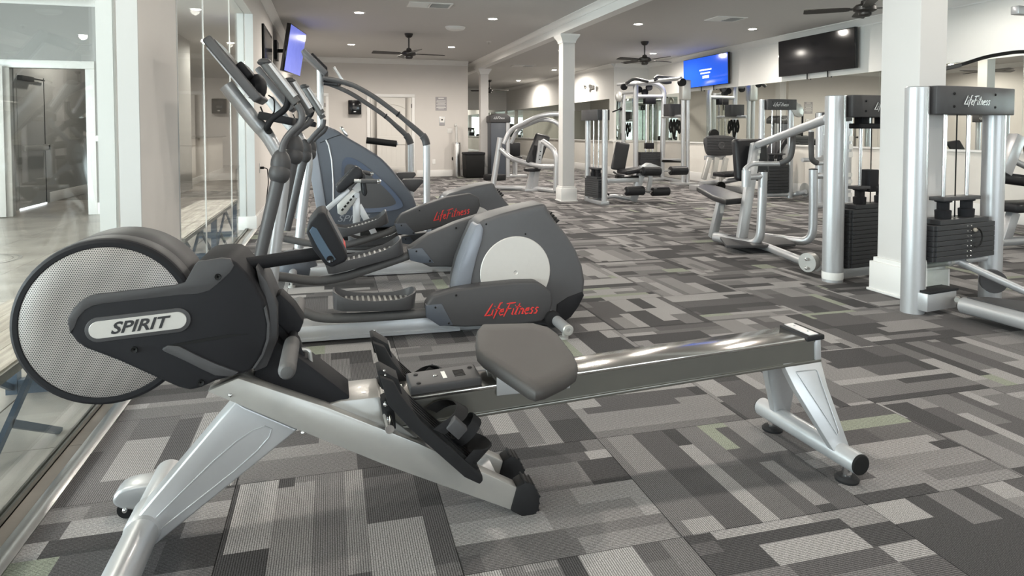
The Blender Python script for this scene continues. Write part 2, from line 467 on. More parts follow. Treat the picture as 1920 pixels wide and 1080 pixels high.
# ---- lobby floor
lobby_floor = struct('floor_lobby', G().box(-7.2, -0.90, -7.2, 27.2, -0.10, -0.006), 'grout')
first = None
for jy in range(-8, 9):
    for ix in range(0, 9):
        x1 = -1.292 - (ix - 1)*0.61; x0 = x1 - 0.61
        if ix == 0: x0, x1 = -1.288, -0.872
        x0 = max(x0, -7.1)
        y0 = 2.703 + jy*1.22 - 1.22
        if ix == 0 and jy > 5: continue
        g = G().box(x0 + 0.0015, x1 - 0.0015, y0 + 0.0015, y0 + 1.2185, -0.006, 0.0)
        build('floor_tile', g, 'lobby_tile', lobby_floor)
build('floor_tile_field', G().box(-7.1, -0.9, 13.7, 27, -0.006, 0.0), 'lobby_tile', lobby_floor)
g = G()
g.loft([[(-0.818, y, -0.005), (-0.818, y, 0.004), (-0.832, y, 0.013), (-0.850, y, 0.015), (-0.868, y, 0.010), (-0.874, y, 0.0), (-0.874, y, -0.005)] for y in (-7.0, YP3)])
struct('trim_1', g, 'brushed_steel', label='brushed metal edge strip between carpet and stone tile')
g = G().box(XG - 0.012, XG - 0.004, -7, YP1, 0, 0.022).box(XG + 0.004, XG + 0.012, -7, YP1, 0, 0.022).box(XG - 0.012, XG + 0.012, -7, YP1, 0, 0.006)
g.box(XG - 0.012, XG - 0.004, YP2, YP3, 0, 0.022).box(XG + 0.004, XG + 0.012, YP2, YP3, 0, 0.022).box(XG - 0.012, XG + 0.012, YP2, YP3, 0, 0.006)
struct('trim_2', g, 'rail_side', label='dark metal channel holding the glass partition')

# ---- ceiling
ceiling = struct('ceiling', G().box(-7.2, 8.3, -7.2, 27.3, ZC, ZC + 0.15), 'ceiling_paint')

# ---- left wall with glazed openings
g = G().box(XLO, XL, YP1, YP2, 0, ZC).box(XLO, XL, YP3, 27.2, 0, ZC)
g.box(XLO, XL, -7.2, YP1, 2.46, ZC).box(XLO, XL, YP2, YP3, 2.46, ZC)
struct('wall_left', g, 'wall_paint')
for nm, ys in (('trim_3', (YP1,)), ('trim_4', (YP2,)), ('trim_5', (YP3,))):
    g = G()
    for y in ys:
        d = -1 if nm != 'trim_4' else 1
        ya, yb = sorted((y, y + d*0.012))
        g.box(XLO - 0.004, XG - 0.008, ya, yb, 0, 2.46).box(XG + 0.008, XL + 0.004, ya, yb, 0, 2.46)
    struct(nm, g, 'jamb_paint', label='white painted jamb board at the glass opening')
g = G().box(XL - 0.01, XL + 0.018, YP3 + 0.0005, YP3 + 0.3995, 0, 0.155).box(XLO - 0.02, XL + 0.018, YP3 - 0.03, YP3, 0, 0.155)
g.box(XL, XL + 0.018, YP3 + 0.4, YF, 0, 0.14).box(XL, XL + 0.010, YP3 - 0.02, YF, 0.14, 0.165)
g.box(XL, XL + 0.018, YP1 - 0.02, YP2 + 0.02, 0, 0.14)
struct('baseboard_left', g, 'white_trim', bevel=0.004)
part = thing('glass_partition', 'clear frameless glass partition between carpeted gym and stone-tiled lobby', 'glass wall', (XG, 2, 0))
part['kind'] = 'structure'
def pane(y0, y1):
    build('pane', G().box(XG - 0.003, XG + 0.003, y0, y1, 0.006, 2.46), 'partition_glass', part)
pane(-7.0, -3.4); pane(-3.396, 0.35); pane(0.354, YP1 - 0.012)
y384 = at_x(384, 250, XG).y; y433 = at_x(433, 250, XG).y
pane(YP2 + 0.012, y384 - 0.002); pane(y384 + 0.002, y433 - 0.002); pane(y433 + 0.002, YP3 - 0.012)
for yy in (0.352, y384, y433):
    build('joint_strip', G().box(XG - 0.0045, XG + 0.0045, yy - 0.006, yy + 0.006, 0.006, 2.46), 'clear_plastic', part)
def crown(name, a, b, inward, size=0.10, z=ZC, label=None):
    a = Vector(a); b = Vector(b); n = Vector(inward)
    prof = [(0, 0), (size, 0), (size, -0.012), (size*0.82, -0.02), (size*0.55, -size*0.45), (size*0.28, -size*0.78), (0.014, -size*0.95), (0.014, -size*1.15), (0, -size*1.15)]
    g = G().loft([[(p.x + n.x*u, p.y + n.y*u, z + w) for u, w in prof] for p in (a, b)])
    return struct(name, g, 'white_trim', label=label)
crown('trim_6', (XL, -7, 0), (XL, YF, 0), (1, 0, 0))
crown('trim_7', (XL, YF, 0), (3.35, YF, 0), (0, -1, 0))
crown('trim_8', (XR, -7, 0), (XR, YJ, 0), (-1, 0, 0))
crown('trim_9', (XR2, YJ, 0), (XR, YJ, 0), (0, -1, 0))
crown('trim_10', (XR2, YJ, 0), (XR2, YB, 0), (-1, 0, 0))
crown('trim_11', (3.35, YB, 0), (XR2, YB, 0), (0, -1, 0))

# ---- far wall, right wall, far hall
struct('wall_far', G().box(-1.0, 3.1995, YF, YF + 0.15, 0, ZC).box(3.20, 3.35, YF, YB + 0.1, 0, ZC), 'wall_paint')
struct('wall_right', G().box(XR, XR + 0.15, -7.2, YJ + 0.15, 0, ZC), 'upper_wall_paint')
struct('wall_right_far', G().box(XR2 + 0.1505, XR - 0.0005, YJ, YJ + 0.15, 0, ZC).box(XR2, XR2 + 0.15, YJ, YB + 0.15, 0, ZC), 'upper_wall_paint')
struct('wall_back', G().box(3.2, XR2 + 0.1, YB, YB + 0.15, 0, ZC), 'upper_wall_paint')
struct('baseboard_far', G().box(2.06, 3.35, YF - 0.018, YF, 0, 0.165).box(-0.03, 0.83, YF - 0.018, YF, 0, 0.165), 'white_trim', bevel=0.004)
g = G().box(XR - 0.02, XR, -7, YJ, 0, 0.20).box(XR2, XR, YJ - 0.02, YJ, 0, 0.2).box(XR2 - 0.02, XR2, YJ, YB, 0, 0.2).box(3.35, XR2, YB - 0.02, YB, 0, 0.2)
struct('baseboard_right', g, 'white_trim', bevel=0.005)
g = G().box(XR - 0.012, XR, -7, YJ, 0.2, 0.86).box(XR2, XR, YJ - 0.012, YJ, 0.2, 0.86).box(XR2 - 0.012, XR2, YJ, YB, 0.2, 0.86)
struct('trim_12', g, 'wainscot', label='pale painted lower wall below the mirrors')
g = G().box(XR - 0.04, XR, -7, YJ, 0.86, 0.885).box(XR2, XR, YJ - 0.04, YJ, 0.86, 0.885).box(XR2 - 0.04, XR2, YJ, YB, 0.86, 0.885)
struct('trim_13', g, 'white_trim', label='thin white ledge under the wall mirrors')

# ---- mirrors
def mirror_run(label, pts, z0=0.89, z1=2.04):
    t = thing('wall_mirror', label, 'mirror', (pts[0][0], pts[0][1], z0))
    for (x0, x1, y0, y1) in pts[1:]:
        build('mirror_panel', G().box(x0, x1, y0, y1, z0, z1), 'mirror', t)
ys = [-2.6, -0.4, 1.8, 4.0, 6.2, 8.4, 10.6, 12.6, 14.3, 16.0]
mirror_run('long mirror behind the machines on the long wall under the televisions', [(XR, 8)] + [(XR - 0.008, XR, a + 0.003, b - 0.003) for a, b in zip(ys, ys[1:])])
mirror_run('short mirror on the jogged wall behind the cable machine', [(7.5, YJ)] + [(7.16, 7.58, YJ - 0.008, YJ), (7.586, 8.02, YJ - 0.008, YJ)])
ys = [16.4, 18.5, 20.6, 22.7, 24.8, 26.9]
mirror_run('mirror running along the far stretch of wall beyond the square column', [(XR2, 20)] + [(XR2 - 0.008, XR2, a + 0.003, b - 0.003) for a, b in zip(ys, ys[1:])], 0.89, 1.98)
mirror_run('mirror on the end wall of the far alcove', [(5, YB)] + [(a + 0.003, b - 0.003, YB - 0.008, YB) for a, b in ((3.5, 4.7), (4.7, 5.9), (5.9, 7.05))], 0.3, 2.0)

# ---- window wall behind the camera
def wall_with_windows(name, x0, x1, centres, w=1.9, z0=0.55, z1=2.5):
    g = G().box(x0, x1, WIN_Y - 0.2, WIN_Y, 0, z0).box(x0, x1, WIN_Y - 0.2, WIN_Y, z1, ZC)
    e = [x0]
    for c in centres: e += [c - w/2, c + w/2]
    e.append(x1)
    for k in range(0, len(e), 2): g.box(e[k], e[k+1], WIN_Y - 0.2, WIN_Y, z0, z1)
    struct(name, g, 'wall_paint')
wall_with_windows('wall_front', -0.9, 8.2, GYM_WINDOWS)
struct('wall_lobby_front', G().box(-7.2, -0.9, WIN_Y - 0.2, WIN_Y, 0, ZC), 'wall_paint')
k = 0
for c, z0 in [(c, 0.55) for c in GYM_WINDOWS]:
    k += 1
    w = thing('window_%d' % k, 'white framed window in the wall behind', 'window', (c, WIN_Y, z0)); w['kind'] = 'structure'
    del w['label']
    a, b = c - 0.95, c + 0.95
    g = G().box(a, a + 0.05, WIN_Y - 0.14, WIN_Y - 0.06, z0, 2.5).box(b - 0.05, b, WIN_Y - 0.14, WIN_Y - 0.06, z0, 2.5)
    g.box(a, b, WIN_Y - 0.14, WIN_Y - 0.06, z0, z0 + 0.05).box(a, b, WIN_Y - 0.14, WIN_Y - 0.06, 2.45, 2.5).box(c - 0.025, c + 0.025, WIN_Y - 0.14, WIN_Y - 0.06, z0, 2.5)
    build('window_frame', g, 'white_trim', w)
    build('pane', G().box(a + 0.05, b - 0.05, WIN_Y - 0.103, WIN_Y - 0.097, z0 + 0.05, 2.45), 'window_glass', w)
struct('ground', G().box(-40, 40, -60, -7.2, -0.3, -0.12).box(-60, -7.3, -7.2, 40, -0.3, -0.12), 'lawn')

# ---- beam and square columns
BX0, BX1 = 3.545, 3.705
struct('beam', G().box(BX0, BX1, 6.0, 27.0, 2.68, ZC), 'white_trim')
crown('trim_14', (BX0, -7, 0), (BX0, 27, 0), (-1, 0, 0), 0.075)
crown('trim_15', (BX1, -7, 0), (BX1, 27, 0), (1, 0, 0), 0.075)
g = G().box(BX0, BX1, -7.0, 6.0, 2.68, ZC); struct('beam', g, 'white_trim')
def column(cx, cy, hx, hy, label, base_h=0.24):
    t = thing('column', label, 'column', (cx, cy, 0)); t['kind'] = 'structure'
    build('shaft', G().box(cx - hx, cx + hx, cy - hy, cy + hy, 0, 2.60), 'column_paint', t, bevel=0.002, seg=1)
    b = 0.035
    g = G().box(cx - hx - b, cx + hx + b, cy - hy - b, cy + hy + b, 0, base_h - 0.03)
    g.box(cx - hx - 0.018, cx + hx + 0.018, cy - hy - 0.018, cy + hy + 0.018, base_h - 0.035, base_h)
    g.box(cx - hx - b - 0.012, cx + hx + b + 0.012, cy - hy - b - 0.012, cy + hy + b + 0.012, 0, 0.018)
    build('base', g, 'white_trim', t, bevel=0.004)
    rings = []
    for o, z in ((0.0, 2.54), (0.012, 2.545), (0.016, 2.57), (0.03, 2.60), (0.06, 2.645), (0.066, 2.66), (0.066, 2.68)):
        rings.append([(cx - hx - o, cy - hy - o, z), (cx + hx + o, cy - hy - o, z), (cx + hx + o, cy + hy + o, z), (cx - hx - o, cy + hy + o, z)])
    build('capital', G().loft(rings), 'white_trim', t)
column(3.70, 10.28, 0.10, 0.10, 'slim white square column behind the leg extension machine')
column(3.72, 16.45, 0.10, 0.10, 'farthest white square column beside the black trash bin')
column(3.85, 3.73, 0.11, 0.16, 'wide white square column between the two weight towers')

# ---- doors in the far wall
def panel_door(name, x0, x1, z1, y, label=None, arch=True):
    d = thing(name, 'x', 'door', ((x0+x1)/2, y, 0)); d['kind'] = 'structure'
    if label: d['label'] = label
    build('door_leaf', G().box(x0, x1, y - 0.012, y - 0.001, 0.01, z1), 'door_paint', d)
    w = x1 - x0; s = 0.15*w
    g = G()
    g.box(x0, x0 + s, y - 0.028, y - 0.012, 0.01, z1).box(x1 - s, x1, y - 0.028, y - 0.012, 0.01, z1)
    g.box(x0 + s, x1 - s, y - 0.028, y - 0.012, 0.01, 0.26).box(x0 + s, x1 - s, y - 0.028, y - 0.012, 0.80, 1.0)
    xm = (x0 + x1)/2; hw = w/2 - s
    arch_pts = [(x1 - s, z1), (x0 + s, z1)] + [(x0 + s + 2*hw*i/12, z1 - 0.27 + 0.10*math.sin(PI*i/12)) for i in range(13)]
    g.prism(arch_pts, y - 0.028, y - 0.012)
    build('panel_frame', g, 'door_paint', d, bevel=0.003, seg=1)
    n = 6
    for (za, zb) in ((0.27, 0.79), (1.01, z1 - 0.27)):
        for i in range(n):
            a = x0 + s + 2*hw*i/n
            build('beadboard_slat', G().box(a + 0.004, a + 2*hw/n - 0.004, y - 0.017, y - 0.012, za, zb), 'door_paint', d)
    t = 0.085
    g = G().box(x0 - t, x0 - 0.008, y - 0.024, y, 0, z1 + 0.0075).box(x1 + 0.008, x1 + t, y - 0.024, y, 0, z1 + 0.0075).box(x0 - t, x1 + t, y - 0.024, y, z1 + 0.008, z1 + t)
    build('casing', g, 'white_trim', d, bevel=0.004)
    for z in (0.3, z1 - 0.25): build('hinge', G().box(x1 - 0.004, x1 + 0.012, y - 0.036, y - 0.02, z, z + 0.1), 'black_matte', d)
    g = G().cyl((x0 + 0.07, y - 0.07, 0.95), (x0 + 0.07, y - 0.028, 0.95), 0.012).ball((x0 + 0.07, y - 0.085, 0.95), 0.028)
    build('door_knob', g, 'fan_bronze', d)
    return d
panel_door('door_1', 0.945, 1.93, 1.95, YF, 'pale two-panel arched door in the far wall')
panel_door('door_2', -0.80, -0.115, 1.95, YF, 'pale arched door near the corner behind the stepper')

# ---- lobby walls
YW = 10.25
g = G().box(-7.1, -4.07, YW, YW + 0.12, 0, ZC).box(-3.15, -2.62, YW, YW + 0.12, 0, ZC).box(-4.07, -3.15, YW, YW + 0.12, 1.965, ZC)
struct('wall_lobby', g, 'lobby_paint')
g = G().box(-4.44, -4.32, YW + 0.12, 14.2, 0, ZC).box(-4.44, -2.62, 14.2, 14.32, 0, ZC).box(-2.74, -2.62, YW + 0.12, 14.2, 0, ZC)
struct('wall_lobby_hall', g, 'lobby_paint')
g = G().box(-7.3, -7.1, -7.2, 27, 0, 0.35).box(-7.3, -7.1, -7.2, 27, 2.55, ZC)
e = [-7.2]
for c in LOBBY_WINDOWS: e += [c - 0.95, c + 0.95]
e.append(27.0)
for q in range(0, len(e), 2): g.box(-7.3, -7.1, e[q], e[q+1], 0.35, 2.55)
struct('wall_lobby_left', g, 'lobby_paint')
for c in LOBBY_WINDOWS:
    k += 1
    w = thing('window_%d' % k, 'x', 'window', (-7.2, c, 0.35)); w['kind'] = 'structure'; del w['label']
    g = G()
    for a, b in ((c - 0.95, c - 0.9), (c - 0.025, c + 0.025), (c + 0.9, c + 0.95)): g.box(-7.24, -7.16, a, b, 0.35, 2.55)
    for a, b in ((0.35, 0.40), (2.50, 2.55)): g.box(-7.24, -7.16, c - 0.95, c + 0.95, a, b)
    build('window_frame', g, 'white_trim', w)
    build('pane', G().box(-7.203, -7.197, c - 0.9, c + 0.9, 0.40, 2.50), 'window_glass', w)
g = G().box(-2.92, -2.80, 14.32, 19.5, 0, 0.97)
struct('wall_lobby_counter', g, 'wall_paint')
struct('trim_16', G().box(-7.2, -2.72, 14.3, 19.6, 0.97, 1.01), 'rail_side', label='dark countertop on the lobby half wall')
struct('wall_lobby_far', G().box(-7.1, -1.0, 24.0, 24.1, 0, ZC).box(-5.6, -5.5, 14.3, 24, 0, ZC), 'wall_paint')
struct('baseboard_lobby', G().box(-2.80, -2.785, 14.32, 19.5, 0, 0.14).box(-3.15, -2.62, YW - 0.015, YW, 0, 0.16).box(-4.32, -4.305, 12.2, 14.2, 0, 0.16).box(-4.3, -2.74, 14.185, 14.2, 0, 0.16), 'white_trim', bevel=0.003)
struct('trim_17', G().box(-3.06, -2.62, YW - 0.03, YW, 0.99, 1.07), 'white_trim', bevel=0.006, label='white chair rail stub in the lobby')
crown('trim_18', (-7.1, YW, 0), (-2.62, YW, 0), (0, -1, 0), 0.07)
g = G()
for a, b in ((-4.16, -4.05), (-3.17, -3.06)): g.box(a, b, YW - 0.022, YW, 0, 1.9645)
g.box(-4.16, -3.06, YW - 0.022, YW, 1.965, 2.07)
struct('trim_19', g, 'white_trim', bevel=0.006, label='white casing around the open lobby doorway')
struct('trim_20', G().box(-4.32, -4.30, 11.0, 11.08, 0, 1.949).box(-4.32, -4.30, 12.02, 12.10, 0, 1.949).box(-4.32, -4.30, 11.0, 12.1, 1.95, 2.03), 'lobby_paint', label='casing of the exit door')
d = thing('door_3', 'grey-green lobby exit door with a metal push bar and closer', 'door', (-4.31, 11.5, 0)); d['kind'] = 'structure'
build('door_leaf', G().box(-4.315, -4.295, 11.08, 12.02, 0.02, 1.95), 'lobby_paint', d)
build('push_bar', G().box(-4.25, -4.22, 11.12, 12.0, 0.84, 0.92).box(-4.295, -4.22, 11.94, 12.0, 0.83, 0.93), 'grey_silver', d, bevel=0.004)
build('door_closer', G().box(-4.295, -4.23, 11.1, 11.5, 1.86, 1.93).box(-4.27, -4.25, 11.5, 11.95, 1.9, 1.92), 'black_matte', d, bevel=0.003)
build('door_edge', G().box(-4.297, -4.29, 12.0, 12.02, 0.02, 1.95), 'black_matte', d)
build('threshold_gap', G().box(-4.30, -4.292, 11.08, 12.02, 0.004, 0.018), 'daylight_gap', d)
d = thing('door_4', 'open white panelled door folded back in the lobby', 'door', (-4.5, 10.1, 0)); d['kind'] = 'structure'
A = Vector((-4.10, 10.17, 0)); B = Vector((-4.98, 9.85, 0)); dx = (B - A).normalized(); ny = Vector((-dx.y, dx.x, 0))
def dpart(nm, u0, u1, z0, z1, t0, t1):
    g = G(); c = A + dx*((u0+u1)/2) + ny*((t0+t1)/2) + Vector((0,0,(z0+z1)/2))
    g.obox(c, dx, ny, (0,0,1), (u1-u0)/2, (t1-t0)/2, (z1-z0)/2); build(nm, g, 'white_trim', d, bevel=0.003)
dpart('door_leaf', 0, 0.92, 0.01, 1.98, -0.02, 0.015)
for (a, b, c, e) in ((0, 0.13, 0, 1.98), (0.79, 0.92, 0, 1.98), (0.13, 0.79, 0.01, 0.22), (0.13, 0.79, 0.85, 1.0), (0.13, 0.79, 1.82, 1.98)): dpart('panel_frame', a, b, c + 0.01, e, 0.015, 0.026)

mc_ = at_z(-45, 489); me_ = at_z(33, 487); R_ = (Vector((mc_.x, mc_.y, 0)) - Vector((me_.x, me_.y, 0))).length
g = G()
for ra_, rb__ in ((R_ - 0.03, R_), (R_*0.78, R_*0.80), (0.02, R_*0.45)):
    n_ = 48; vs = []
    for i in range(n_):
        a = 2*PI*i/n_; vs += [(mc_.x + ra_*math.cos(a), mc_.y + ra_*math.sin(a), 0.0012), (mc_.x + rb__*math.cos(a), mc_.y + rb__*math.sin(a), 0.0012)]
    g.add(vs, [(2*i, 2*i + 1, (2*i + 3) % (2*n_), (2*i + 2) % (2*n_)) for i in range(n_)])
build('floor_inlay', g, 'grout', lobby_floor)

# ================================================================== CEILING AND WALL FIXTURES
def recessed(x, y, label, power, group='recessed ceiling downlights'):
    t = thing('recessed_light', label, 'ceiling light', (x, y, ZC), group)
    build('trim_ring', G().lathe([(0.066, -0.001), (0.070, -0.007), (0.088, -0.006), (0.094, -0.001), (0.094, 0.0)], (x, y, ZC), n=28), 'white_trim', t)
    build('lens', G().lathe([(0.01, -0.009), (0.062, -0.008), (0.067, -0.003)], (x, y, ZC), n=24), 'lamp_lens', t)
    d = bpy.data.lights.new('downlight', 'SPOT'); d.energy = power; d.color = (1.0, 0.93, 0.84); d.spot_size = 3.12; d.spot_blend = 0.5; d.shadow_soft_size = 0.06
    o = bpy.data.objects.new('downlight', d); COL.objects.link(o); o.parent = t; o.location = (0, 0, -0.03)
RL = [(0.43, 10.2, 'recessed downlight nearest the ceiling vent above the stepper'), (2.46, 10.23, 'recessed downlight close to the beam, nearest the oval speaker'),
      (0.43, 13.97, 'recessed downlight beside the ceiling fan above the far arched door'), (2.45, 13.86, 'recessed downlight between the bronze fan and the beam end'),
      (4.87, 10.1, 'recessed downlight between the beam and the fan over the strength machines'), (6.99, 10.07, 'recessed downlight above the black television'),
      (7.03, 13.81, 'recessed downlight peeking out behind the fan blade'), (6.19, 18.25, 'recessed downlight beside the slim column in the alcove ceiling'),
      (6.3, 22.41, 'farthest recessed downlight in the alcove ceiling')]
for x, y, l in RL: recessed(x, y, l, 100 if y > 18 else 74)
recessed(4.87, 13.85, 'recessed downlight hidden behind the top of the slim column', 74)
UNSEEN = 'recessed downlight nearer than the picture reaches'
for x, y in ((0.43, 6.3), (2.46, 6.3), (4.87, 6.2), (6.99, 6.2), (0.43, 2.4), (2.46, 2.4), (4.87, 2.4), (6.99, 2.4), (0.43, -1.5), (2.46, -1.5), (4.87, -1.5), (6.99, -1.5), (2.46, -5.2), (4.87, -5.2)):
    recessed(x, y, UNSEEN, 30)
LOB = [(-1.84, 10.54, 'lobby downlight seen through the glass near the pier'), (-1.88, 14.33, 'lobby downlight seen through the glass beside the far jamb')]
for x, y, l in LOB: recessed(x, y, l, 60, 'lobby downlights')
for x, y in ((-4.2, 5.5), (-4.2, 1.5), (-2.0, -1.6), (-4.2, -2.5), (-3.7, 12.2), (-2.2, 6.4), (-2.2, 2.4), (-1.88, 18.5), (-4.4, 17.5)): recessed(x, y, 'lobby downlight out of the picture', 55, 'lobby downlights')

def fan(x, y, label, a0, drop=0.34, blade=0.66):
    t = thing('ceiling_fan', label, 'ceiling fan', (x, y, ZC), 'bronze ceiling fans')
    build('canopy', G().lathe([(0.03, -0.075), (0.055, -0.06), (0.075, -0.02), (0.078, 0)], (x, y, ZC)), 'fan_bronze', t)
    build('downrod', G().cyl((x, y, ZC - drop + 0.05), (x, y, ZC - 0.07), 0.013, 12), 'fan_bronze', t)
    zm = ZC - drop
    build('motor', G().lathe([(0.02, 0.085), (0.045, 0.07), (0.05, 0.04), (0.10, 0.025), (0.125, 0.0), (0.125, -0.04), (0.10, -0.055), (0.07, -0.065), (0.07, -0.09), (0.05, -0.11), (0.01, -0.115)], (x, y, zm), n=32), 'fan_bronze', t)
    for k in range(4):
        a = a0 + k*PI/2; dx = Vector((math.cos(a), math.sin(a), 0)); dy = Vector((-dx.y, dx.x, 0))
        ay = (dy + Vector((0, 0, 0.20))).normalized(); az = dx.cross(ay)
        rings = []
        for u, w in ((0.16, 0.045), (0.22, 0.06), (0.45, 0.070), (blade - 0.03, 0.072), (blade, 0.06)):
            c = Vector((x, y, zm - 0.02)) + dx*u
            rings.append([c + ay*w + az*0.004, c - ay*w + az*0.004, c - ay*w - az*0.004, c + ay*w - az*0.004])
        b = build('blade', G().loft(rings), 'fan_bronze', t)
        c = Vector((x, y, zm - 0.02))
        build('blade_bracket', G().obox(c + dx*0.145, dx, ay, az, 0.06, 0.022, 0.006), 'fan_bronze', b)
    return t
fan(1.38, 12.18, 'dark bronze ceiling fan hanging over the stepper side of the room', 0.14)
fan(5.95, 12.05, 'dark bronze ceiling fan hanging over the strength machines', 0.27)
fan(5.28, 22.43, 'small far ceiling fan half hidden by the farthest column', -0.5)
fan(6.05, 6.55, 'ceiling fan cut off by the top edge beside the wide column', 0.95, 0.30)

def vent(x, y, label, sx=0.30, sy=0.18):
    t = thing('air_vent', label, 'vent', (x, y, ZC), 'ceiling air vents')
    g = G().box(x - sx, x + sx, y - sy, y - sy + 0.03, ZC - 0.012, ZC).box(x - sx, x + sx, y + sy - 0.03, y + sy, ZC - 0.012, ZC).box(x - sx, x - sx + 0.03, y - sy + 0.0305, y + sy - 0.0305, ZC - 0.012, ZC).box(x + sx - 0.03, x + sx, y - sy + 0.0305, y + sy - 0.0305, ZC - 0.012, ZC).box(x - 0.01, x + 0.01, y - sy + 0.0305, y + sy - 0.0305, ZC - 0.012, ZC)
    build('frame', g, 'white_trim', t)
    build('duct', G().box(x - sx + 0.02, x + sx - 0.02, y - sy + 0.02, y + sy - 0.02, ZC - 0.002, ZC + 0.0), 'black_matte', t)
    for i in range(7):
        yy = y - sy + 0.045 + i*(2*sy - 0.09)/6
        for s in (-1, 1):
            build('louvre', G().obox((x + s*sx*0.5, yy, ZC - 0.008), (1,0,0), (0,1,0.6*s), (0,-0.6*s,1), sx*0.44, 0.013, 0.0015), 'white_trim', t)
vent(1.35, 9.34, 'white ceiling vent above the stepper, nearest the top edge')
vent(5.96, 9.28, 'white ceiling vent in front of the black television', 0.26, 0.2)
vent(5.0, 17.3, 'far ceiling vent between the two slim columns', 0.3, 0.2)
t = thing('ceiling_fixture', 'white oval ceiling unit between two downlights', 'ceiling fixture', (2.04, 11.17, ZC))
g = G(); rings = []
for s, h in ((1.0, 0.0), (1.0, -0.02), (0.85, -0.05), (0.6, -0.062)):
    rings.append([(2.04 + 0.17*s*math.cos(2*PI*i/28), 11.17 + 0.11*s*math.sin(2*PI*i/28), ZC + h) for i in range(28)])
build('housing', g.loft(rings), 'white_trim', t)
build('lens_face', G().lathe([(0.01, -0.07), (0.07, -0.068), (0.085, -0.06)], (2.04, 11.17, ZC)), 'paper', t)
t = thing('sprinkler_head', 'tiny white sprinkler head on the ceiling beside the beam', 'sprinkler', (3.01, 12.85, ZC))
build('escutcheon', G().lathe([(0.045, -0.008), (0.05, 0)], (3.01, 12.85, ZC)), 'white_trim', t)
build('sprinkler_body', G().cyl((3.01, 12.85, ZC - 0.05), (3.01, 12.85, ZC - 0.008), 0.014), 'chrome', t)
t = thing('security_camera', 'small black dome camera in the corner above the far wall', 'camera', (-0.66, 16.0, ZC))
build('mount', G().cyl((-0.66, 16.0, ZC - 0.03), (-0.66, 16.0, ZC), 0.05), 'black_matte', t)
build('dome', G().ball((-0.66, 16.0, ZC - 0.07), 0.07), 'black_gloss', t)

# ---- televisions
def wall_tv(name, label, p_near, p_far, z0, z1, x_face, screen, tilt):
    # screen on the right wall: p_near/p_far are Y at the two ends, the top leans into the room
    y0, y1 = p_near, p_far
    t = thing(name, label, 'television', (x_face, (y0 + y1)/2, z0))
    zc = (z0 + z1)/2; up = Vector((-tilt, 0, 1)).normalized(); ay = Vector((0, 1, 0)); n = ay.cross(up)   # n ~ +x
    if n.x > 0: n = -n
    c = Vector((x_face, (y0 + y1)/2, zc)); hw, hh = (y1 - y0)/2, (z1 - z0)/2
    build('body', G().obox(c - n*0.025, ay, up, n, hw, hh, 0.025), 'black_gloss', t, bevel=0.004)
    build('screen', G().obox(c + n*0.001, ay, up, n, hw - 0.012, hh - 0.012, 0.0015), screen, t)
    build('wall_bracket', G().obox(c - n*0.062, ay, up, n, 0.2, 0.2, 0.012).cyl(c - n*0.06, (XR - 0.001, c.y, c.z), 0.03), 'black_matte', t)
    for yy in (c.y - 0.25, c.y + 0.25):
        build('cable_stub', G().box(XR - 0.05, XR - 0.04, yy - 0.01, yy + 0.01, z0 - 0.09, z0 + 0.1), 'black_matte', t)
    return t, c, up, n, hw, hh
t, c, up, n, hw, hh = wall_tv('television', 'wall-mounted television showing a bright blue screen', 12.24, 14.05, 2.11, 2.765, 7.93, 'blue_screen', 0.03)
for (u0, u1, v0, v1) in ((-0.20, 0.30, 0.02, 0.05), (-0.16, 0.24, -0.05, -0.02)):
    for k in range(7):
        a = u0 + (u1 - u0)*k/7
        build('screen_text', G().obox(c + n*0.003 + Vector((0, -1, 0))*((a + a + (u1-u0)/7*0.8)/2) + up*((v0+v1)/2), (0,1,0), up, n, (u1-u0)/7*0.4, (v1-v0)/2, 0.0008), 'white_screen_ink', t)
build('screen_button', G().obox(c + n*0.003 + Vector((0, -1, 0))*0.05 - up*0.12, (0,1,0), up, n, 0.13, 0.03, 0.0008), 'white_screen_ink', t)
wall_tv('television', 'large wall-mounted television with a black switched-off screen', 8.77, 10.63, 2.12, 2.762, 7.93, 'black_gloss', 0.03)
t = thing('television', 'violet lit television angled out from the wall above the ellipticals', 'television', (-0.7, 11.2, 2.0))
p = [at_y(541, 97, 12.4), at_y(528.5, 55, 11.0), at_y(511, 148, 10.9), at_y(527, 140, 12.2)]
a, b = Vector((-0.62, 10.9, 0)), Vector((-0.43, 12.0, 0))
ax = (b - a).normalized(); n = Vector((ax.y, -ax.x, 0)); cc = (a + b)/2 + Vector((0, 0, 2.42)); up = (Vector((0, 0, 1)) + n*0.16).normalized(); n = ax.cross(up).normalized()
if n.x < 0: n = -n
build('body', G().obox(cc - n*0.03, ax, up, n, 0.56, 0.37, 0.03), 'black_gloss', t, bevel=0.004)
build('screen', G().obox(cc + n*0.001, ax, up, n, 0.545, 0.355, 0.0015), 'violet_screen', t)
build('wall_bracket', G().cyl(cc - n*0.05, (XL + 0.03, cc.y, cc.z), 0.03).obox((XL + 0.022, cc.y, cc.z), (0,1,0), (0,0,1), (1,0,0), 0.2, 0.15, 0.02), 'black_matte', t)
q = at_x(494, 85, XL)
t = thing('flat_display', 'flat black display on the wall behind the violet television', 'display', (XL, 9.6, 1.9))
build('panel_frame', G().box(XL, XL + 0.03, 9.25, 10.5, 1.78, 2.52), 'black_matte', t, bevel=0.003)
build('panel_face', G().box(XL + 0.03, XL + 0.034, 9.30, 10.45, 1.83, 2.47), 'black_gloss', t)
t = thing('wall_outlet', 'wall outlet with a black plug low on the near end of the left wall', 'outlet', (XL, 8.75, 0.6))
build('cover_plate', G().box(XL, XL + 0.006, 8.71, 8.79, 0.62, 0.74), 'white_trim', t, bevel=0.002)
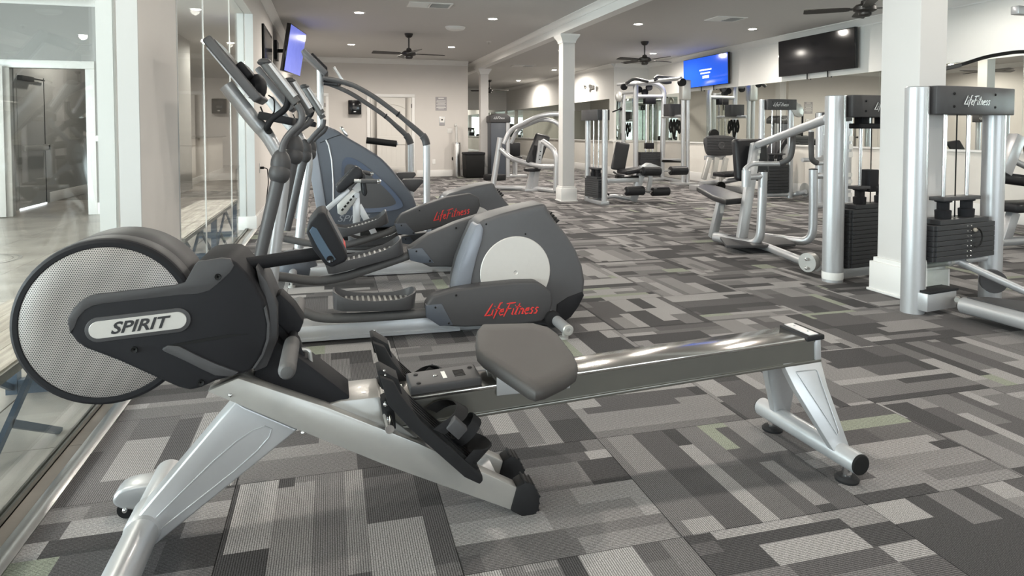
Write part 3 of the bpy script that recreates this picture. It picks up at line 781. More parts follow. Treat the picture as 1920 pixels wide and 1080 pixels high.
build('plug', G().box(XL + 0.006, XL + 0.05, 8.735, 8.765, 0.665, 0.695).tube([(XL + 0.05, 8.75, 0.68), (XL + 0.09, 8.75, 0.67), (XL + 0.1, 8.75, 0.5), (XL + 0.05, 8.76, 0.1)], 0.006, 8, 0.05), 'black_matte', t)

# ---- far wall fixtures
y = YF
t = thing('towel_dispenser', 'black paper towel dispenser mounted on the far wall', 'dispenser', (0.57, y, 1.5))
build('case', G().box(0.42, 0.725, y - 0.17, y, 1.53, 1.87), 'black_gloss', t, bevel=0.02, seg=3)
build('front_window', G().box(0.52, 0.62, y - 0.174, y - 0.168, 1.66, 1.71), 'charcoal_plastic', t, bevel=0.002)
build('emblem', G().box(0.545, 0.60, y - 0.175, y - 0.168, 1.585, 1.605), 'silver_print', t)
t = thing('wall_notice', 'grey printed rules notice on the far wall', 'notice', (2.67, y, 1.6))
build('board', G().box(2.53, 2.81, y - 0.008, y, 1.64, 1.98), 'grey_print', t)
build('notice_heading', G().box(2.60, 2.74, y - 0.0095, y - 0.008, 1.935, 1.958), 'paper', t)
for i in range(7):
    w = (0.11, 0.12, 0.09, 0.12, 0.10, 0.12, 0.07)[i]
    build('notice_line', G().box(2.67 - w, 2.67 + w, y - 0.0095, y - 0.008, 1.885 - i*0.034, 1.897 - i*0.034), 'paper', t)
t = thing('framed_notice', 'small framed notice below the larger rules notice', 'notice', (2.69, y, 1.26))
build('frame', G().box(2.62, 2.76, y - 0.012, y, 1.27, 1.49), 'silver_paint', t, bevel=0.003)
build('face', G().box(2.635, 2.745, y - 0.016, y - 0.011, 1.35, 1.475), 'paper', t)
build('symbol', G().cyl((2.69, y - 0.018, 1.415), (2.69, y - 0.016, 1.415), 0.022), 'badge_ink', t)
build('caption', G().box(2.64, 2.74, y - 0.016, y - 0.011, 1.285, 1.335), 'grey_print', t)
t = thing('light_switch', 'white switch plate above the steel bin', 'switch', (2.88, y, 1.1))
build('cover_plate', G().box(2.82, 2.95, y - 0.008, y, 1.08, 1.2), 'white_trim', t, bevel=0.003)
for xx in (2.852, 2.918): build('rocker', G().box(xx - 0.016, xx + 0.016, y - 0.014, y - 0.007, 1.105, 1.175), 'paper', t, bevel=0.002)
t = thing('wall_outlet', 'white wall outlet above the far baseboard', 'outlet', (2.48, y, 0.3))
build('cover_plate', G().box(2.44, 2.52, y - 0.008, y, 0.30, 0.43), 'white_trim', t, bevel=0.003)
for zz in (0.335, 0.395): build('socket', G().cyl((2.48, y - 0.011, zz), (2.48, y - 0.007, zz), 0.018, 14), 'paper', t)
t = thing('steel_bin', 'tall cylindrical stainless steel bin against the far wall', 'bin', (3.02, 16.42, 0))
build('bin_shell', G().lathe([(0.105, 0.0), (0.108, 0.03), (0.108, 0.80), (0.10, 0.83)], (3.02, 16.42, 0), n=32), 'brushed_steel', t)
build('lid', G().lathe([(0.112, 0.82), (0.112, 0.845), (0.09, 0.86), (0.01, 0.862)], (3.02, 16.42, 0), n=32), 'chrome', t)
build('opening', G().ball((2.915, 16.40, 0.45), 0.035, 12, (0.5, 1, 1.4)), 'black_matte', t)
t = thing('wipes_stand', 'clear plastic wipes tube standing on the steel bin', 'dispenser', (3.02, 16.44, 0.862))
build('tube_body', G().cyl((3.02, 16.44, 0.862), (3.02, 16.44, 1.25), 0.035, 16), 'clear_plastic', t)
build('tube_top', G().ball((3.0, 16.44, 1.28), 0.045, 12), 'clear_plastic', t)
t = thing('trash_bin', 'black square trash bin beside the steel bin', 'bin', (3.36, 16.0, 0))
g = G().loft([[(3.36 - s, 16.0 - s, z), (3.36 + s, 16.0 - s, z), (3.36 + s, 16.0 + s, z), (3.36 - s, 16.0 + s, z)] for s, z in ((0.20, 0.0), (0.225, 0.05), (0.235, 0.56))])
build('bin_body', g, 'black_matte', t, bevel=0.012)
build('bin_lid', G().box(3.115, 3.605, 15.755, 16.245, 0.56, 0.62), 'dark_plastic', t, bevel=0.015)
t = thing('emergency_light', 'white emergency light with two lamp heads on the upper wall', 'emergency light', (XR2, 17.6, 2.2))
q = at_x(1107, 163, XR2 - 0.05)
build('housing', G().box(XR2 - 0.08, XR2, q.y - 0.12, q.y + 0.12, q.z - 0.05, q.z + 0.05), 'white_trim', t, bevel=0.01)
for s in (-1, 1): build('lamp_head', G().lathe([(0.03, 0.0), (0.06, 0.05), (0.062, 0.07), (0.01, 0.075)], (XR2 - 0.09, q.y + s*0.2, q.z + 0.02), (-0.8, s*0.2, -0.3)), 'grey_silver', t)

# ---- lobby tables behind the glass
def lobby_table(y0, y1, label):
    x1, x0, zt = -0.965, -1.36, 0.40
    t = thing('lobby_table', label, 'table', ((x0+x1)/2, (y0+y1)/2, 0), 'low lobby tables')
    build('top_frame', G().box(x0, x1, y0, y1, zt - 0.035, zt - 0.006), 'rail_side', t)
    n = 4
    for k in range(n):
        a = x0 + 0.01 + (x1 - x0 - 0.02)*k/n; b = x0 + 0.01 + (x1 - x0 - 0.02)*(k+1)/n
        build('top_plank', G().box(a + 0.001, b - 0.001, y0 + 0.01, y1 - 0.01, zt - 0.006, zt), 'table_wood', t)
    for yy in (y0 + 0.04, (y0 + y1)/2, y1 - 0.04):
        for xx in (x0 + 0.03, x1 - 0.03):
            build('leg', G().box(xx - 0.022, xx + 0.022, yy - 0.022, yy + 0.022, 0, zt - 0.035), 'blue_steel', t)
        build('foot_bar', G().box(x0 + 0.05, x1 - 0.05, yy - 0.02, yy + 0.02, 0, 0.06), 'blue_steel', t)
    for (a, b) in ((y0 + 0.06, (y0+y1)/2 - 0.02), ((y0+y1)/2 + 0.02, y1 - 0.06)):
        for xx in (x0 + 0.03, x1 - 0.03):
            for (p, q) in (((a, 0.03), ((a+b)/2, zt - 0.04)), (((a+b)/2, zt - 0.04), (b, 0.03)), ((a + 0.3, 0.2), (a + 0.7, 0.0))):
                build('cross_brace', G().bar([(xx, p[0], p[1]), (xx, q[0], q[1])], 0.008, 0.012), 'blue_steel', t)
def wood_material():
    m, nt, b = nt_of('table_wood')
    g = nt.nodes.new('ShaderNodeNewGeometry'); mp = nt.nodes.new('ShaderNodeMapping'); mp.inputs['Scale'].default_value = (14, 1.2, 6)
    n = nt.nodes.new('ShaderNodeTexNoise'); n.inputs['Scale'].default_value = 3; n.inputs['Detail'].default_value = 6
    nt.links.new(g.outputs['Position'], mp.inputs[0]); nt.links.new(mp.outputs[0], n.inputs['Vector'])
    r = nt.nodes.new('ShaderNodeValToRGB'); r.color_ramp.elements[0].position = 0.35; r.color_ramp.elements[0].color = (0.20, 0.17, 0.135, 1)
    r.color_ramp.elements[1].position = 0.7; r.color_ramp.elements[1].color = (0.42, 0.37, 0.31, 1)
    nt.links.new(n.outputs['Fac'], r.inputs[0]); nt.links.new(r.outputs[0], b.inputs['Base Color']); b.inputs['Roughness'].default_value = 0.4
    MATS['table_wood'] = m
wood_material()
lobby_table(0.9, 3.36, 'low wood-topped table with blue steel legs behind the flywheel')
lobby_table(5.0, 7.72, 'low wood-topped table with crossed steel braces beside the far glass jamb')
t = thing('wall_sconce', 'glowing white sconce inside the lobby hallway', 'wall light', (-3.4, 14.1, 1.9))
q = at_y(152, 135, 14.15)
build('backplate', G().box(q.x - 0.06, q.x + 0.06, 14.15, 14.2, q.z - 0.06, q.z + 0.06), 'chrome', t)
build('globe', G().ball((q.x, 14.08, q.z), 0.085), 'lamp_lens', t)
d = bpy.data.lights.new('sconce_lamp', 'POINT'); d.energy = 80; d.color = (1, 0.95, 0.88); d.shadow_soft_size = 0.1
o = bpy.data.objects.new('sconce_lamp', d); COL.objects.link(o); o.parent = t; o.matrix_parent_inverse = Matrix.Translation(-t.location); o.location = (q.x, 13.9, q.z - 0.05)
# ================================================================== ROWING MACHINE
YA = 1.965
def mir_y(g, ya=YA):
    o = G(); o.v = [(x, 2*ya - y, z) for x, y, z in g.v]; o.f = [tuple(reversed(f)) for f in g.f]; return o
def c1(pts): return [(x*0.37037, 400 + y*0.37037) for x, y in pts]        # points read off an enlarged view
row = thing('rowing_machine', 'grey and black air rowing machine with a perforated flywheel cover in front', 'rowing machine', (0.4, YA, 0))
FX, FZ, FR = -0.541, 0.657, 0.209
# flywheel housing
prof = [(FR - 0.030, -0.115), (FR - 0.012, -0.115), (FR - 0.003, -0.108), (FR, -0.095), (FR, -0.05), (FR - 0.003, -0.046), (FR, -0.042), (FR, 0.10), (FR - 0.01, 0.112), (0.02, 0.114)]
hs = build('flywheel_housing', G().lathe(prof[1:], (FX, YA, FZ), (0, 1, 0), 72), 'charcoal_plastic', row, ang=40)
g = G().lathe([(0.186, -0.1145), (0.189, -0.1185), (FR - 0.010, -0.1185), (FR - 0.003, -0.113), (FR - 0.001, -0.106)], (FX, YA, FZ), (0, 1, 0), 72)
g.f = g.f[:-2]
build('rim', g, 'dark_plastic', hs)
build('flywheel_screen', G().lathe([(0.188, -0.1155), (0.185, -0.1175), (0.12, -0.1205), (0.02, -0.121)], (FX, YA, FZ), (0, 1, 0), 64), 'perforated_screen', hs)
# shroud
body = c1([(335,560),(341,535),(352,510),(372,480),(400,452),(430,430),(465,415),(500,409),(600,398),(700,387),(800,376),(880,366),(935,352),(958,325),(972,292),(985,262),(1000,245),(1040,236),(1120,228),(1165,232),(1200,252),(1250,305),(1300,378),(1335,440),(1354,510),(1361,580),(1355,640),(1338,700),(1310,755),(1270,800),(1230,815),(1170,830),(1090,852),(1020,885),(960,900),(900,884),(800,840),(700,795),(600,750),(500,712),(430,686),(385,655),(352,612)])
sh = build('drive_shroud', G().prism(xz(body, 1.838), 1.838, 2.085), 'dark_plastic', row, bevel=0.012, seg=3, ang=50)
# chamfer band along the top edge of the shroud and the lower ledge
band = c1([(372,480),(400,452),(430,430),(465,415),(500,409),(700,387),(880,366),(935,352),(985,262),(1000,245),(1120,228),(1165,232),(1185,265),(1165,300),(1100,360),(1060,392),(1000,408),(900,415),(700,437),(520,458),(470,468),(430,490),(395,530),(375,580),(360,600),(352,612),(341,535)])
build('chamfer_panel', G().prism(xz(band, 1.836), 1.8365, 1.85), 'charcoal_plastic', sh, bevel=0.002)
ledge = c1([(818,688),(850,668),(905,672),(1000,720),(1100,765),(1210,805),(1170,828),(1090,822),(1020,790),(930,745),(830,700)])
build('ledge', G().prism(xz(ledge, 1.834), 1.833, 1.85), 'charcoal_plastic', sh, bevel=0.003)  # raised paler strip imitates light caught along the recess's lower edge
groove = c1([(850,668),(1000,640),(1150,615),(1255,612),(1150,630),(1000,655),(905,672)])
build('groove', G().prism(xz(groove, 1.836), 1.8365, 1.85), 'black_matte', sh)  # thin black strip imitates the shaded side of the recess
seam = c1([(1345,470),(1365,560),(1362,640),(1335,720),(1290,785),(1275,790),(1322,718),(1348,640),(1352,560),(1335,480)])
build('rear_seam', G().prism(xz(seam, 1.836), 1.836, 1.85), 'charcoal_plastic', sh)
for p in ((1103, 322), (680, 690), (1017, 857)):
    q = at_y(*c1([p])[0], 1.836)
    build('bolt_recess', G().lathe([(0.0085, -0.001), (0.0075, -0.004), (0.002, -0.001)], (q.x, 1.8365, q.z), (0, 1, 0), 16), 'black_matte', sh)
# badge
pa, pb = at_y(*c1([(497, 592)])[0], 1.832), at_y(*c1([(897, 543)])[0], 1.832)
dx = (pb - pa).normalized(); dz = Vector((0, -1, 0)).cross(dx); dz = -dz if dz.z < 0 else dz
def capsule(r, t, y0):
    pts = [(pb + dx*(r*math.cos(a)) + dz*(r*math.sin(a))) for a in [(-PI/2 + PI*i/12) for i in range(13)]] + [(pa - dx*(r*math.cos(a)) - dz*(r*math.sin(a))) for a in [(-PI/2 + PI*i/12) for i in range(13)]]
    return G().prism([(p.x, p.z) for p in pts], y0, y0 + t)
build('badge_rim', capsule(0.031, 0.01, 1.8345), 'charcoal_plastic', sh, bevel=0.002)
bd = build('badge', capsule(0.0215, 0.006, 1.8325), 'badge_silver', sh, bevel=0.001, seg=1)
mid = (pa + pb)/2
text_mesh('badge_lettering', 'SPIRIT', 0.040, 'badge_ink', sh, (mid.x, 1.8318, mid.z - 0.001), dx, dz, shear=0.35, wscale=1.18, bold=0.0009)
# neck sleeve behind the shroud
g = G().prism(xz([(476, 706), (486, 650), (505, 632), (530, 648), (600, 700), (655, 742), (655, 748), (608, 764)], 1.90), 1.90, 2.03)
build('neck_sleeve', g, 'dark_plastic', row, bevel=0.004)
g = G().prism(xz([(478, 500), (500, 528), (520, 575), (520, 640), (500, 690), (474, 700), (488, 640), (494, 575), (484, 530)], 1.88), 1.885, 2.045)
build('shroud_backplate', g, 'charcoal_plastic', row, bevel=0.006)
# frame rails
def rail_poly(ya): return xz([(388, 734), (446, 709), (611, 763), (784, 831), (971, 915), (958, 957), (718, 871), (557, 806)], 1.86)
for a, b in ((1.860, 1.908), (2.022, 2.070)):
    fr = build('frame_rail', G().prism(rail_poly(a), a, b), 'rower_frame_paint', row, bevel=0.004)
    cap = xz([(957, 957), (969, 912), (985, 902), (1001, 908), (1012, 930), (1010, 955), (998, 968), (983, 970)], 1.86)
    cb = build('rubber_foot', G().prism(cap, a - 0.006, b + 0.006), 'rubber', row, bevel=0.006)
    arc = cap[2:7]
    for k in range(9):
        f = k/8*3.999; i_ = int(f); u = f - i_
        q = (arc[i_][0]*(1-u) + arc[i_+1][0]*u, arc[i_][1]*(1-u) + arc[i_+1][1]*u)
        build('foot_ridge', G().cyl((q[0] - 0.002, a - 0.004, q[1]), (q[0] - 0.002, b + 0.004, q[1]), 0.0035, 8), 'rubber', cb)
tp = rail_poly(0)
g = G().prism([(tp[1][0], tp[1][1]), (tp[2][0], tp[2][1]), (tp[2][0] - 0.01, tp[2][1] - 0.03), (tp[0][0] + 0.02, tp[0][1])], 1.9, 2.03)
build('rail_bridge', g, 'rower_frame_paint', row)
build('rail_gusset', G().prism(xz([(600, 763), (640, 752), (712, 744), (740, 790), (800, 836), (784, 830)], 1.89), 1.89, 2.04), 'rower_frame_paint', row, bevel=0.003)
cq = [(0.43, 0.10), (0.47, 0.105), (0.49, 0.06), (0.45, 0.05)]
build('cross_plate', G().prism(cq, 1.9, 2.03), 'silver_paint', row, bevel=0.002)
for px in ((432, 741), (568, 812)):
    q = at_y(*px, 1.86); build('frame_bolt', G().ball((q.x, 1.862, q.z), 0.006, 10), 'chrome', row)
# front leg
lp = xz([(442, 752), (459, 763), (559, 806), (275, 1035), (230, 1022), (232, 1000)], 1.915)
lg = build('front_leg', G().prism(lp, 1.915, 2.015), 'silver_paint', row, bevel=0.006, seg=3)
em = xz([(475, 792), (530, 812), (282, 1008), (272, 1012), (266, 1002), (272, 990)], 1.913)
gg = G().tube([(x, 1.9145, z) for x, z in smooth_poly(em, 2)], 0.0022, 6, closed=True)
build('embossed_line', gg, 'silver_paint', lg)
ft = build('front_foot_tube', G().tube([(-0.487, 1.66, 0.078), (-0.487, 2.235, 0.078)], 0.042, 28), 'silver_paint', row)
build('weld_collar', G().lathe([(0.0425, -0.06), (0.046, -0.05), (0.046, 0.045), (0.0425, 0.055)], (-0.487, 1.965, 0.078), (0, 1, 0), 28), 'silver_paint', ft)
wb = build('wheel_bracket', G().prism(smooth_poly(xz([(212, 930), (228, 912), (262, 903), (312, 900), (308, 950), (262, 952), (232, 950), (216, 942)], 2.15), 1), 2.13, 2.21), 'silver_paint', row, bevel=0.01, seg=3)
q = at_y(238, 946, 2.15)
build('transport_wheel', G().cyl((q.x, 2.145, 0.026), (q.x, 2.195, 0.026), 0.026, 20), 'rubber', wb)
build('wheel_bolt', G().ball((q.x, 2.128, 0.034), 0.008, 10), 'chrome', wb)
build('levelling_foot', G().cyl((-0.487, 1.70, 0.0), (-0.487, 1.70, 0.05), 0.03, 18), 'rubber', row)
# seat rail
ra, rb = Vector((0.03, YA, 0.362)), Vector((1.600, YA, 0.4365))
ru = (rb - ra).normalized(); rn = Vector((-ru.z, 0, ru.x))
def rail_box(o0, o1, hy, s0=0.0, s1=1.0, dy=0.0):
    a = ra + (rb - ra)*s0; b = ra + (rb - ra)*s1
    c = (a + b)/2 + rn*((o0 + o1)/2) + Vector((0, dy, 0))
    return G().obox(c, ru, (0, 1, 0), rn, (b - a).length/2, hy, (o1 - o0)/2)
build('seat_rail', rail_box(-0.082, -0.010, 0.060), 'rail_side', row)
build('rail_top_plate', rail_box(-0.010, 0.0, 0.068, 0.0, 0.985), 'rail_steel', row, bevel=0.003)
build('rail_flange', rail_box(-0.090, -0.080, 0.067, 0.0, 1.0), 'rail_side', row, bevel=0.002)
for s in (-1, 1): build('rail_edge', rail_box(-0.018, -0.010, 0.003, 0.0, 0.985, s*0.064), 'rail_side', row)
build('end_plate', rail_box(-0.088, -0.004, 0.066, 0.985, 1.0), 'silver_paint', row, bevel=0.002)
ec = build('end_cap', rail_box(-0.012, 0.006, 0.074, 0.962, 1.006), 'rubber', row, bevel=0.004)
build('end_cap_plate', rail_box(0.006, 0.0085, 0.066, 0.972, 0.994), 'silver_paint', ec)
for dy in (-0.035, 0.035):
    q = ra + (rb - ra)*0.983 + rn*0.009 + Vector((0, dy, 0)); build('cap_screw', G().ball(q, 0.004, 8), 'chrome', ec)
# rear legs and foot
def leg_loft(sgn):
    def ring(x0, x1, z, y, ty): return [(x0, YA + sgn*(y - ty), z), (x1, YA + sgn*(y - ty), z), (x1, YA + sgn*(y + ty), z), (x0, YA + sgn*(y + ty), z)]
    return G().loft([ring(1.455, 1.605, 0.352, 0.045, 0.018), ring(1.485, 1.610, 0.27, 0.075, 0.017), ring(1.575, 1.640, 0.085, 0.150, 0.016)])
for sgn in (-1, 1):
    lg = build('rear_leg', leg_loft(sgn), 'silver_paint', row, bevel=0.004)
    if sgn < 0:
        def lp_(u, z):
            t = (0.352 - z)/(0.352 - 0.085); x0 = 1.455 + (1.575 - 1.455)*t; x1 = 1.605 + 0.035*t
            return Vector((x0 + (x1 - x0)*u, YA - (0.045 + 0.105*t + 0.0185), z))
        pts = [lp_(0.22, 0.325), lp_(0.80, 0.325), lp_(0.72, 0.14), lp_(0.60, 0.13), lp_(0.42, 0.20)]
        build('embossed_line', G().tube(pts + [pts[0]], 0.0018, 6, 0.01), 'silver_paint', lg)
rt = build('rear_foot_tube', G().cyl((1.612, 1.728, 0.073), (1.592, 2.20, 0.073), 0.034, 28), 'silver_paint', row)
build('tube_end_cap', G().lathe([(0.0335, 0.0), (0.0335, 0.004), (0.03, 0.007), (0.005, 0.008)], (1.612, 1.729, 0.073), (0.04, -1, 0), 28), 'black_matte', rt)
build('tube_end_cap', G().lathe([(0.0335, 0.0), (0.0335, 0.004), (0.03, 0.007), (0.005, 0.008)], (1.592, 2.199, 0.073), (-0.04, 1, 0), 28), 'black_matte', rt)
for y_ in (1.775, 2.155):
    build('levelling_foot', G().lathe([(0.036, 0.0), (0.038, 0.008), (0.03, 0.016), (0.01, 0.018), (0.01, 0.045)], (1.605, y_, 0), n=24), 'rubber', row)
    build('foot_stem', G().cyl((1.605, y_, 0.017), (1.605, y_, 0.05), 0.016, 14), 'chrome', row)
# seat
ZS = 0.452
so = [(893, 618), (904, 605), (1000, 603), (1030, 611), (1045, 622), (1075, 660), (1084, 680), (1081, 692), (1062, 706), (1022, 725), (1004, 729), (990, 724), (960, 704), (905, 668), (893, 655), (891, 635)]
top = [at_z(x, y, ZS) for x, y in so]; cx = sum(p.x for p in top)/len(top); cy = sum(p.y for p in top)/len(top)
def ring(s, z): return [(cx + (p.x - cx)*s, cy + (p.y - cy)*s, z) for p in top]
st = build('seat', G().loft([ring(0.93, ZS - 0.042), ring(0.985, ZS - 0.036), ring(1.0, ZS - 0.022), ring(0.985, ZS - 0.006), ring(0.93, ZS + 0.001), ring(0.7, ZS - 0.002), ring(0.3, ZS - 0.005)]), 'grey_vinyl', row, ang=60)
build('seat_carriage', G().box(cx - 0.10, cx + 0.11, YA - 0.05, YA + 0.05, 0.392, ZS - 0.034).box(cx - 0.11, cx + 0.12, YA - 0.073, YA - 0.068, 0.35, 0.41).box(cx - 0.11, cx + 0.12, YA + 0.068, YA + 0.073, 0.35, 0.41), 'silver_paint', row, bevel=0.003)
for xx in (cx - 0.08, cx + 0.08): build('seat_roller', G().cyl((xx, YA - 0.07, 0.408), (xx, YA + 0.07, 0.408), 0.014, 14), 'rubber', row)
# footboard bridge over the rail
def on_rail(s): return ra + (rb - ra)*s
mc = build('rail_cover', rail_box(0.0, 0.026, 0.060, 0.118, 0.252), 'charcoal_plastic', row, bevel=0.006, seg=3)
for s, dy in ((0.135, -0.04), (0.135, 0.03), (0.17, 0.005), (0.24, 0.03)):
    q = on_rail(s) + rn*0.0265 + Vector((0, dy, 0)); build('screw', G().lathe([(0.007, 0), (0.006, 0.002), (0.001, 0.002)], q, rn, 12), 'chrome' if s == 0.17 else 'black_matte', mc)
for k in range(5): build('vent_slot', G().obox(on_rail(0.215) + rn*0.0265 + Vector((0, 0.018*(k - 2)*0.6, 0)), ru, (0, 1, 0), rn, 0.016, 0.003, 0.0006), 'black_matte', mc)
build('cover_label', G().obox(on_rail(0.186) + rn*0.0266, ru, (0, 1, 0), rn, 0.006, 0.028, 0.0005), 'paper', mc)
build('warning_label', rail_box(0.0, 0.0012, 0.040, 0.058, 0.108), 'paper', row)
build('warning_stripe', rail_box(0.0012, 0.0018, 0.040, 0.058, 0.066), 'table_wood', row)
for k in range(5): build('label_line', rail_box(0.0012, 0.0017, 0.003, 0.070, 0.104, (k - 2)*0.015), 'grey_print', row)
# foot plates: near one traced, far one mirrored
def foot(sgn):
    y0, y1 = YA - 0.205, YA - 0.085
    fx = (lambda g: g) if sgn < 0 else mir_y
    plate = xz([(712, 706), (738, 716), (752, 742), (790, 790), (905, 892), (906, 902), (900, 909), (872, 896), (770, 806), (728, 760)], y0)
    fp = build('foot_plate', fx(G().prism(plate, y0, y1)), 'rubber', row, bevel=0.004)
    P0 = Vector((plate[3][0], 0, plate[3][1])); P1 = Vector((plate[4][0], 0, plate[4][1])); d = (P1 - P0).normalized(); n = Vector((-d.z, 0, d.x))
    n = n if n.x > 0 else -n
    if n.z < 0: n = -n
    for k in range(5):
        y_ = y0 + 0.012 + k*0.024
        build('tread_rib', fx(G().bar([P0 + d*-0.08 + n*0.003 + Vector((0, y_, 0)), P1 + d*-0.02 + n*0.003 + Vector((0, y_, 0))], 0.004, 0.004)), 'black_matte', fp)
    hook = xz([(716, 735), (708, 701), (715, 698), (748, 716), (756, 745)], y0)
    build('toe_guide', fx(G().prism(hook, y0 + 0.02, y1 - 0.03)), 'rubber', fp, bevel=0.002)
    for k in range(5):
        u = k/4; q = Vector((hook[1][0]*(1-u) + hook[0][0]*u, y0 + 0.019, hook[1][1]*(1-u) + hook[0][1]*u)) + Vector((0.018, 0, 0))
        build('adjust_hole', fx(G().ball(q, 0.004, 8)), 'chrome', fp)
    # heel cup
    H0 = P0 + d*((P1 - P0).length*0.70); rings = []
    for i in range(9):
        a = PI*i/8; w = (y1 - y0)/2
        c = Vector((0, (y0 + y1)/2 - w*math.cos(a), 0)) + H0 + d*(0.05*math.sin(a))
        h = 0.035 + 0.035*math.sin(a)
        rings.append([c, c + n*h, c + n*h + d*0.006, c + d*0.006])
    build('heel_cup', fx(G().loft(rings)), 'rubber', fp)
    # strap over the instep
    S0 = P0 + d*((P1 - P0).length*0.22); rings = []
    for i in range(15):
        a = PI*i/14; w = (y1 - y0)/2 + 0.012
        c = Vector((0, (y0 + y1)/2 - w*math.cos(a), 0)) + S0 + n*(0.012 + 0.075*math.sin(a)**0.7) + d*(0.03*math.sin(a))
        t = (d*0.9 + n*0.25).normalized()*0.018
        rings.append([c - t, c + t, c + t*1.02 + n*0.003, c - t*0.98 + n*0.003])
    sp = build('foot_strap', fx(G().loft(rings)), 'rubber', row)
    S1 = S0 + n*0.05 + d*0.03
    build('strap_buckle', fx(G().obox(S1 + Vector((0, y0 - 0.008, 0)), d, (0, 1, 0.5), n, 0.024, 0.008, 0.018)), 'charcoal_plastic', sp, bevel=0.003)
    loop = []
    for i in range(13):
        a = 2*PI*i/12 - 0.6; c = S0 + d*0.085 + n*(0.05 + 0.045*math.sin(a)) + Vector((0, (y0 + y1)/2 + 0.035*math.cos(a), 0)); t = d*0.016
        loop.append([c - t, c + t, c + t + n*0.002, c - t + n*0.002])
    build('heel_strap', fx(G().loft(loop)), 'rubber', row)
    br = xz([(713, 750), (728, 742), (740, 775), (742, 802), (720, 795)], y1)
    bo = build('foot_bracket', fx(G().prism(br, y1 - 0.012, y1 + 0.04)), 'rubber', row, bevel=0.003)
    for p in ((723, 757), (724, 785)):
        q = at_y(*p, y1 - 0.012); build('bracket_bolt', fx(G().ball((q.x, y1 - 0.013, q.z), 0.008, 12)), 'chrome', bo)
foot(-1); foot(1)
build('foot_axle', G().cyl((at_y(724, 770, 1.9).x, YA - 0.19, at_y(724, 770, 1.9).z), (at_y(724, 770, 1.9).x, YA + 0.19, at_y(724, 770, 1.9).z), 0.012, 14), 'chrome', row)
# pull handle
h0 = at_y(539, 690, 1.66); hz_ = h0.z; hx = h0.x
hb = build('handle_bar', G().tube([(hx, 1.80, hz_ + 0.002), (hx, 2.13, hz_ + 0.002)], 0.012, 14), 'dark_plastic', row)
for a, b in ((1.625, 1.86), (2.07, 2.305)):
    y_e = a if a < YA else b
    d_ = 1 if a < YA else -1
    build('grip', G().lathe([(0.004, 0.0), (0.014, 0.003), (0.019, 0.010), (0.0205, 0.02), (0.0205, 0.20), (0.0195, 0.23), (0.014, 0.235)], (hx, y_e, hz_), (0, d_, 0), 20), 'grip_rubber', row)
build('handle_hook', G().prism(xz([(508, 562), (526, 550), (552, 575), (570, 602), (562, 622), (545, 630), (520, 605)], 1.93), 1.925, 2.005), 'dark_plastic', row, bevel=0.006)
build('hook_arm', G().prism(xz([(500, 600), (520, 590), (560, 640), (580, 690), (575, 716), (556, 700), (530, 640)], 1.94), 1.94, 1.99), 'dark_plastic', row, bevel=0.004)
build('adjust_lever', G().tube([at_y(560, 655, 1.95), at_y(580, 655, 1.95), at_y(585, 700, 1.95), at_y(575, 715, 1.95)], 0.006, 8, 0.02), 'grey_silver', row)
# console arm and console
ca, cb_ = at_y(440, 499, YA), at_y(606, 474, YA)
ca.y = cb_.y = YA
ar = build('console_arm', G().cyl(ca, cb_, 0.019, 18), 'dark_plastic', row)
build('arm_clamp', G().lathe([(0.035, -0.02), (0.04, 0.0), (0.03, 0.02)], ca, (1, 0, 0.1), 20), 'black_gloss', ar)
cp = xz([(574, 432), (579, 417), (594, 398), (608, 395), (652, 478), (648, 488), (622, 499), (610, 494), (588, 466)], 1.90)
co = build('console', G().prism(cp, 1.875, 2.055), 'dark_plastic', row, bevel=0.010, seg=3)
d = Vector((cp[4][0] - cp[3][0], 0, cp[4][1] - cp[3][1])); n = Vector((-d.z, 0, d.x)).normalized(); n = n if n.x > 0 else -n
m_ = Vector(((cp[3][0] + cp[4][0])/2, YA, (cp[3][1] + cp[4][1])/2))
sc_ = build('console_screen', G().obox(m_ + n*0.001, d.normalized(), (0, 1, 0), n, d.length*0.40, 0.065, 0.002), 'grey_plastic', co)
build('console_label', G().obox(m_ + n*0.003 + d*0.33, d.normalized(), (0, 1, 0), n, 0.006, 0.05, 0.001), 'red_print', co)
side = xz([(580, 433), (586, 424), (594, 428), (604, 445), (618, 468), (630, 486), (621, 492), (612, 489), (596, 464)], 1.876)
build('console_side_panel', G().prism(side, 1.8735, 1.88), 'blue_steel', co, bevel=0.001, seg=1)
q = at_y(619, 486, 1.874); build('console_knob', G().lathe([(0.010, 0), (0.009, -0.004), (0.004, -0.003)], (q.x, 1.8735, q.z), (0, 1, 0), 14), 'black_gloss', co)
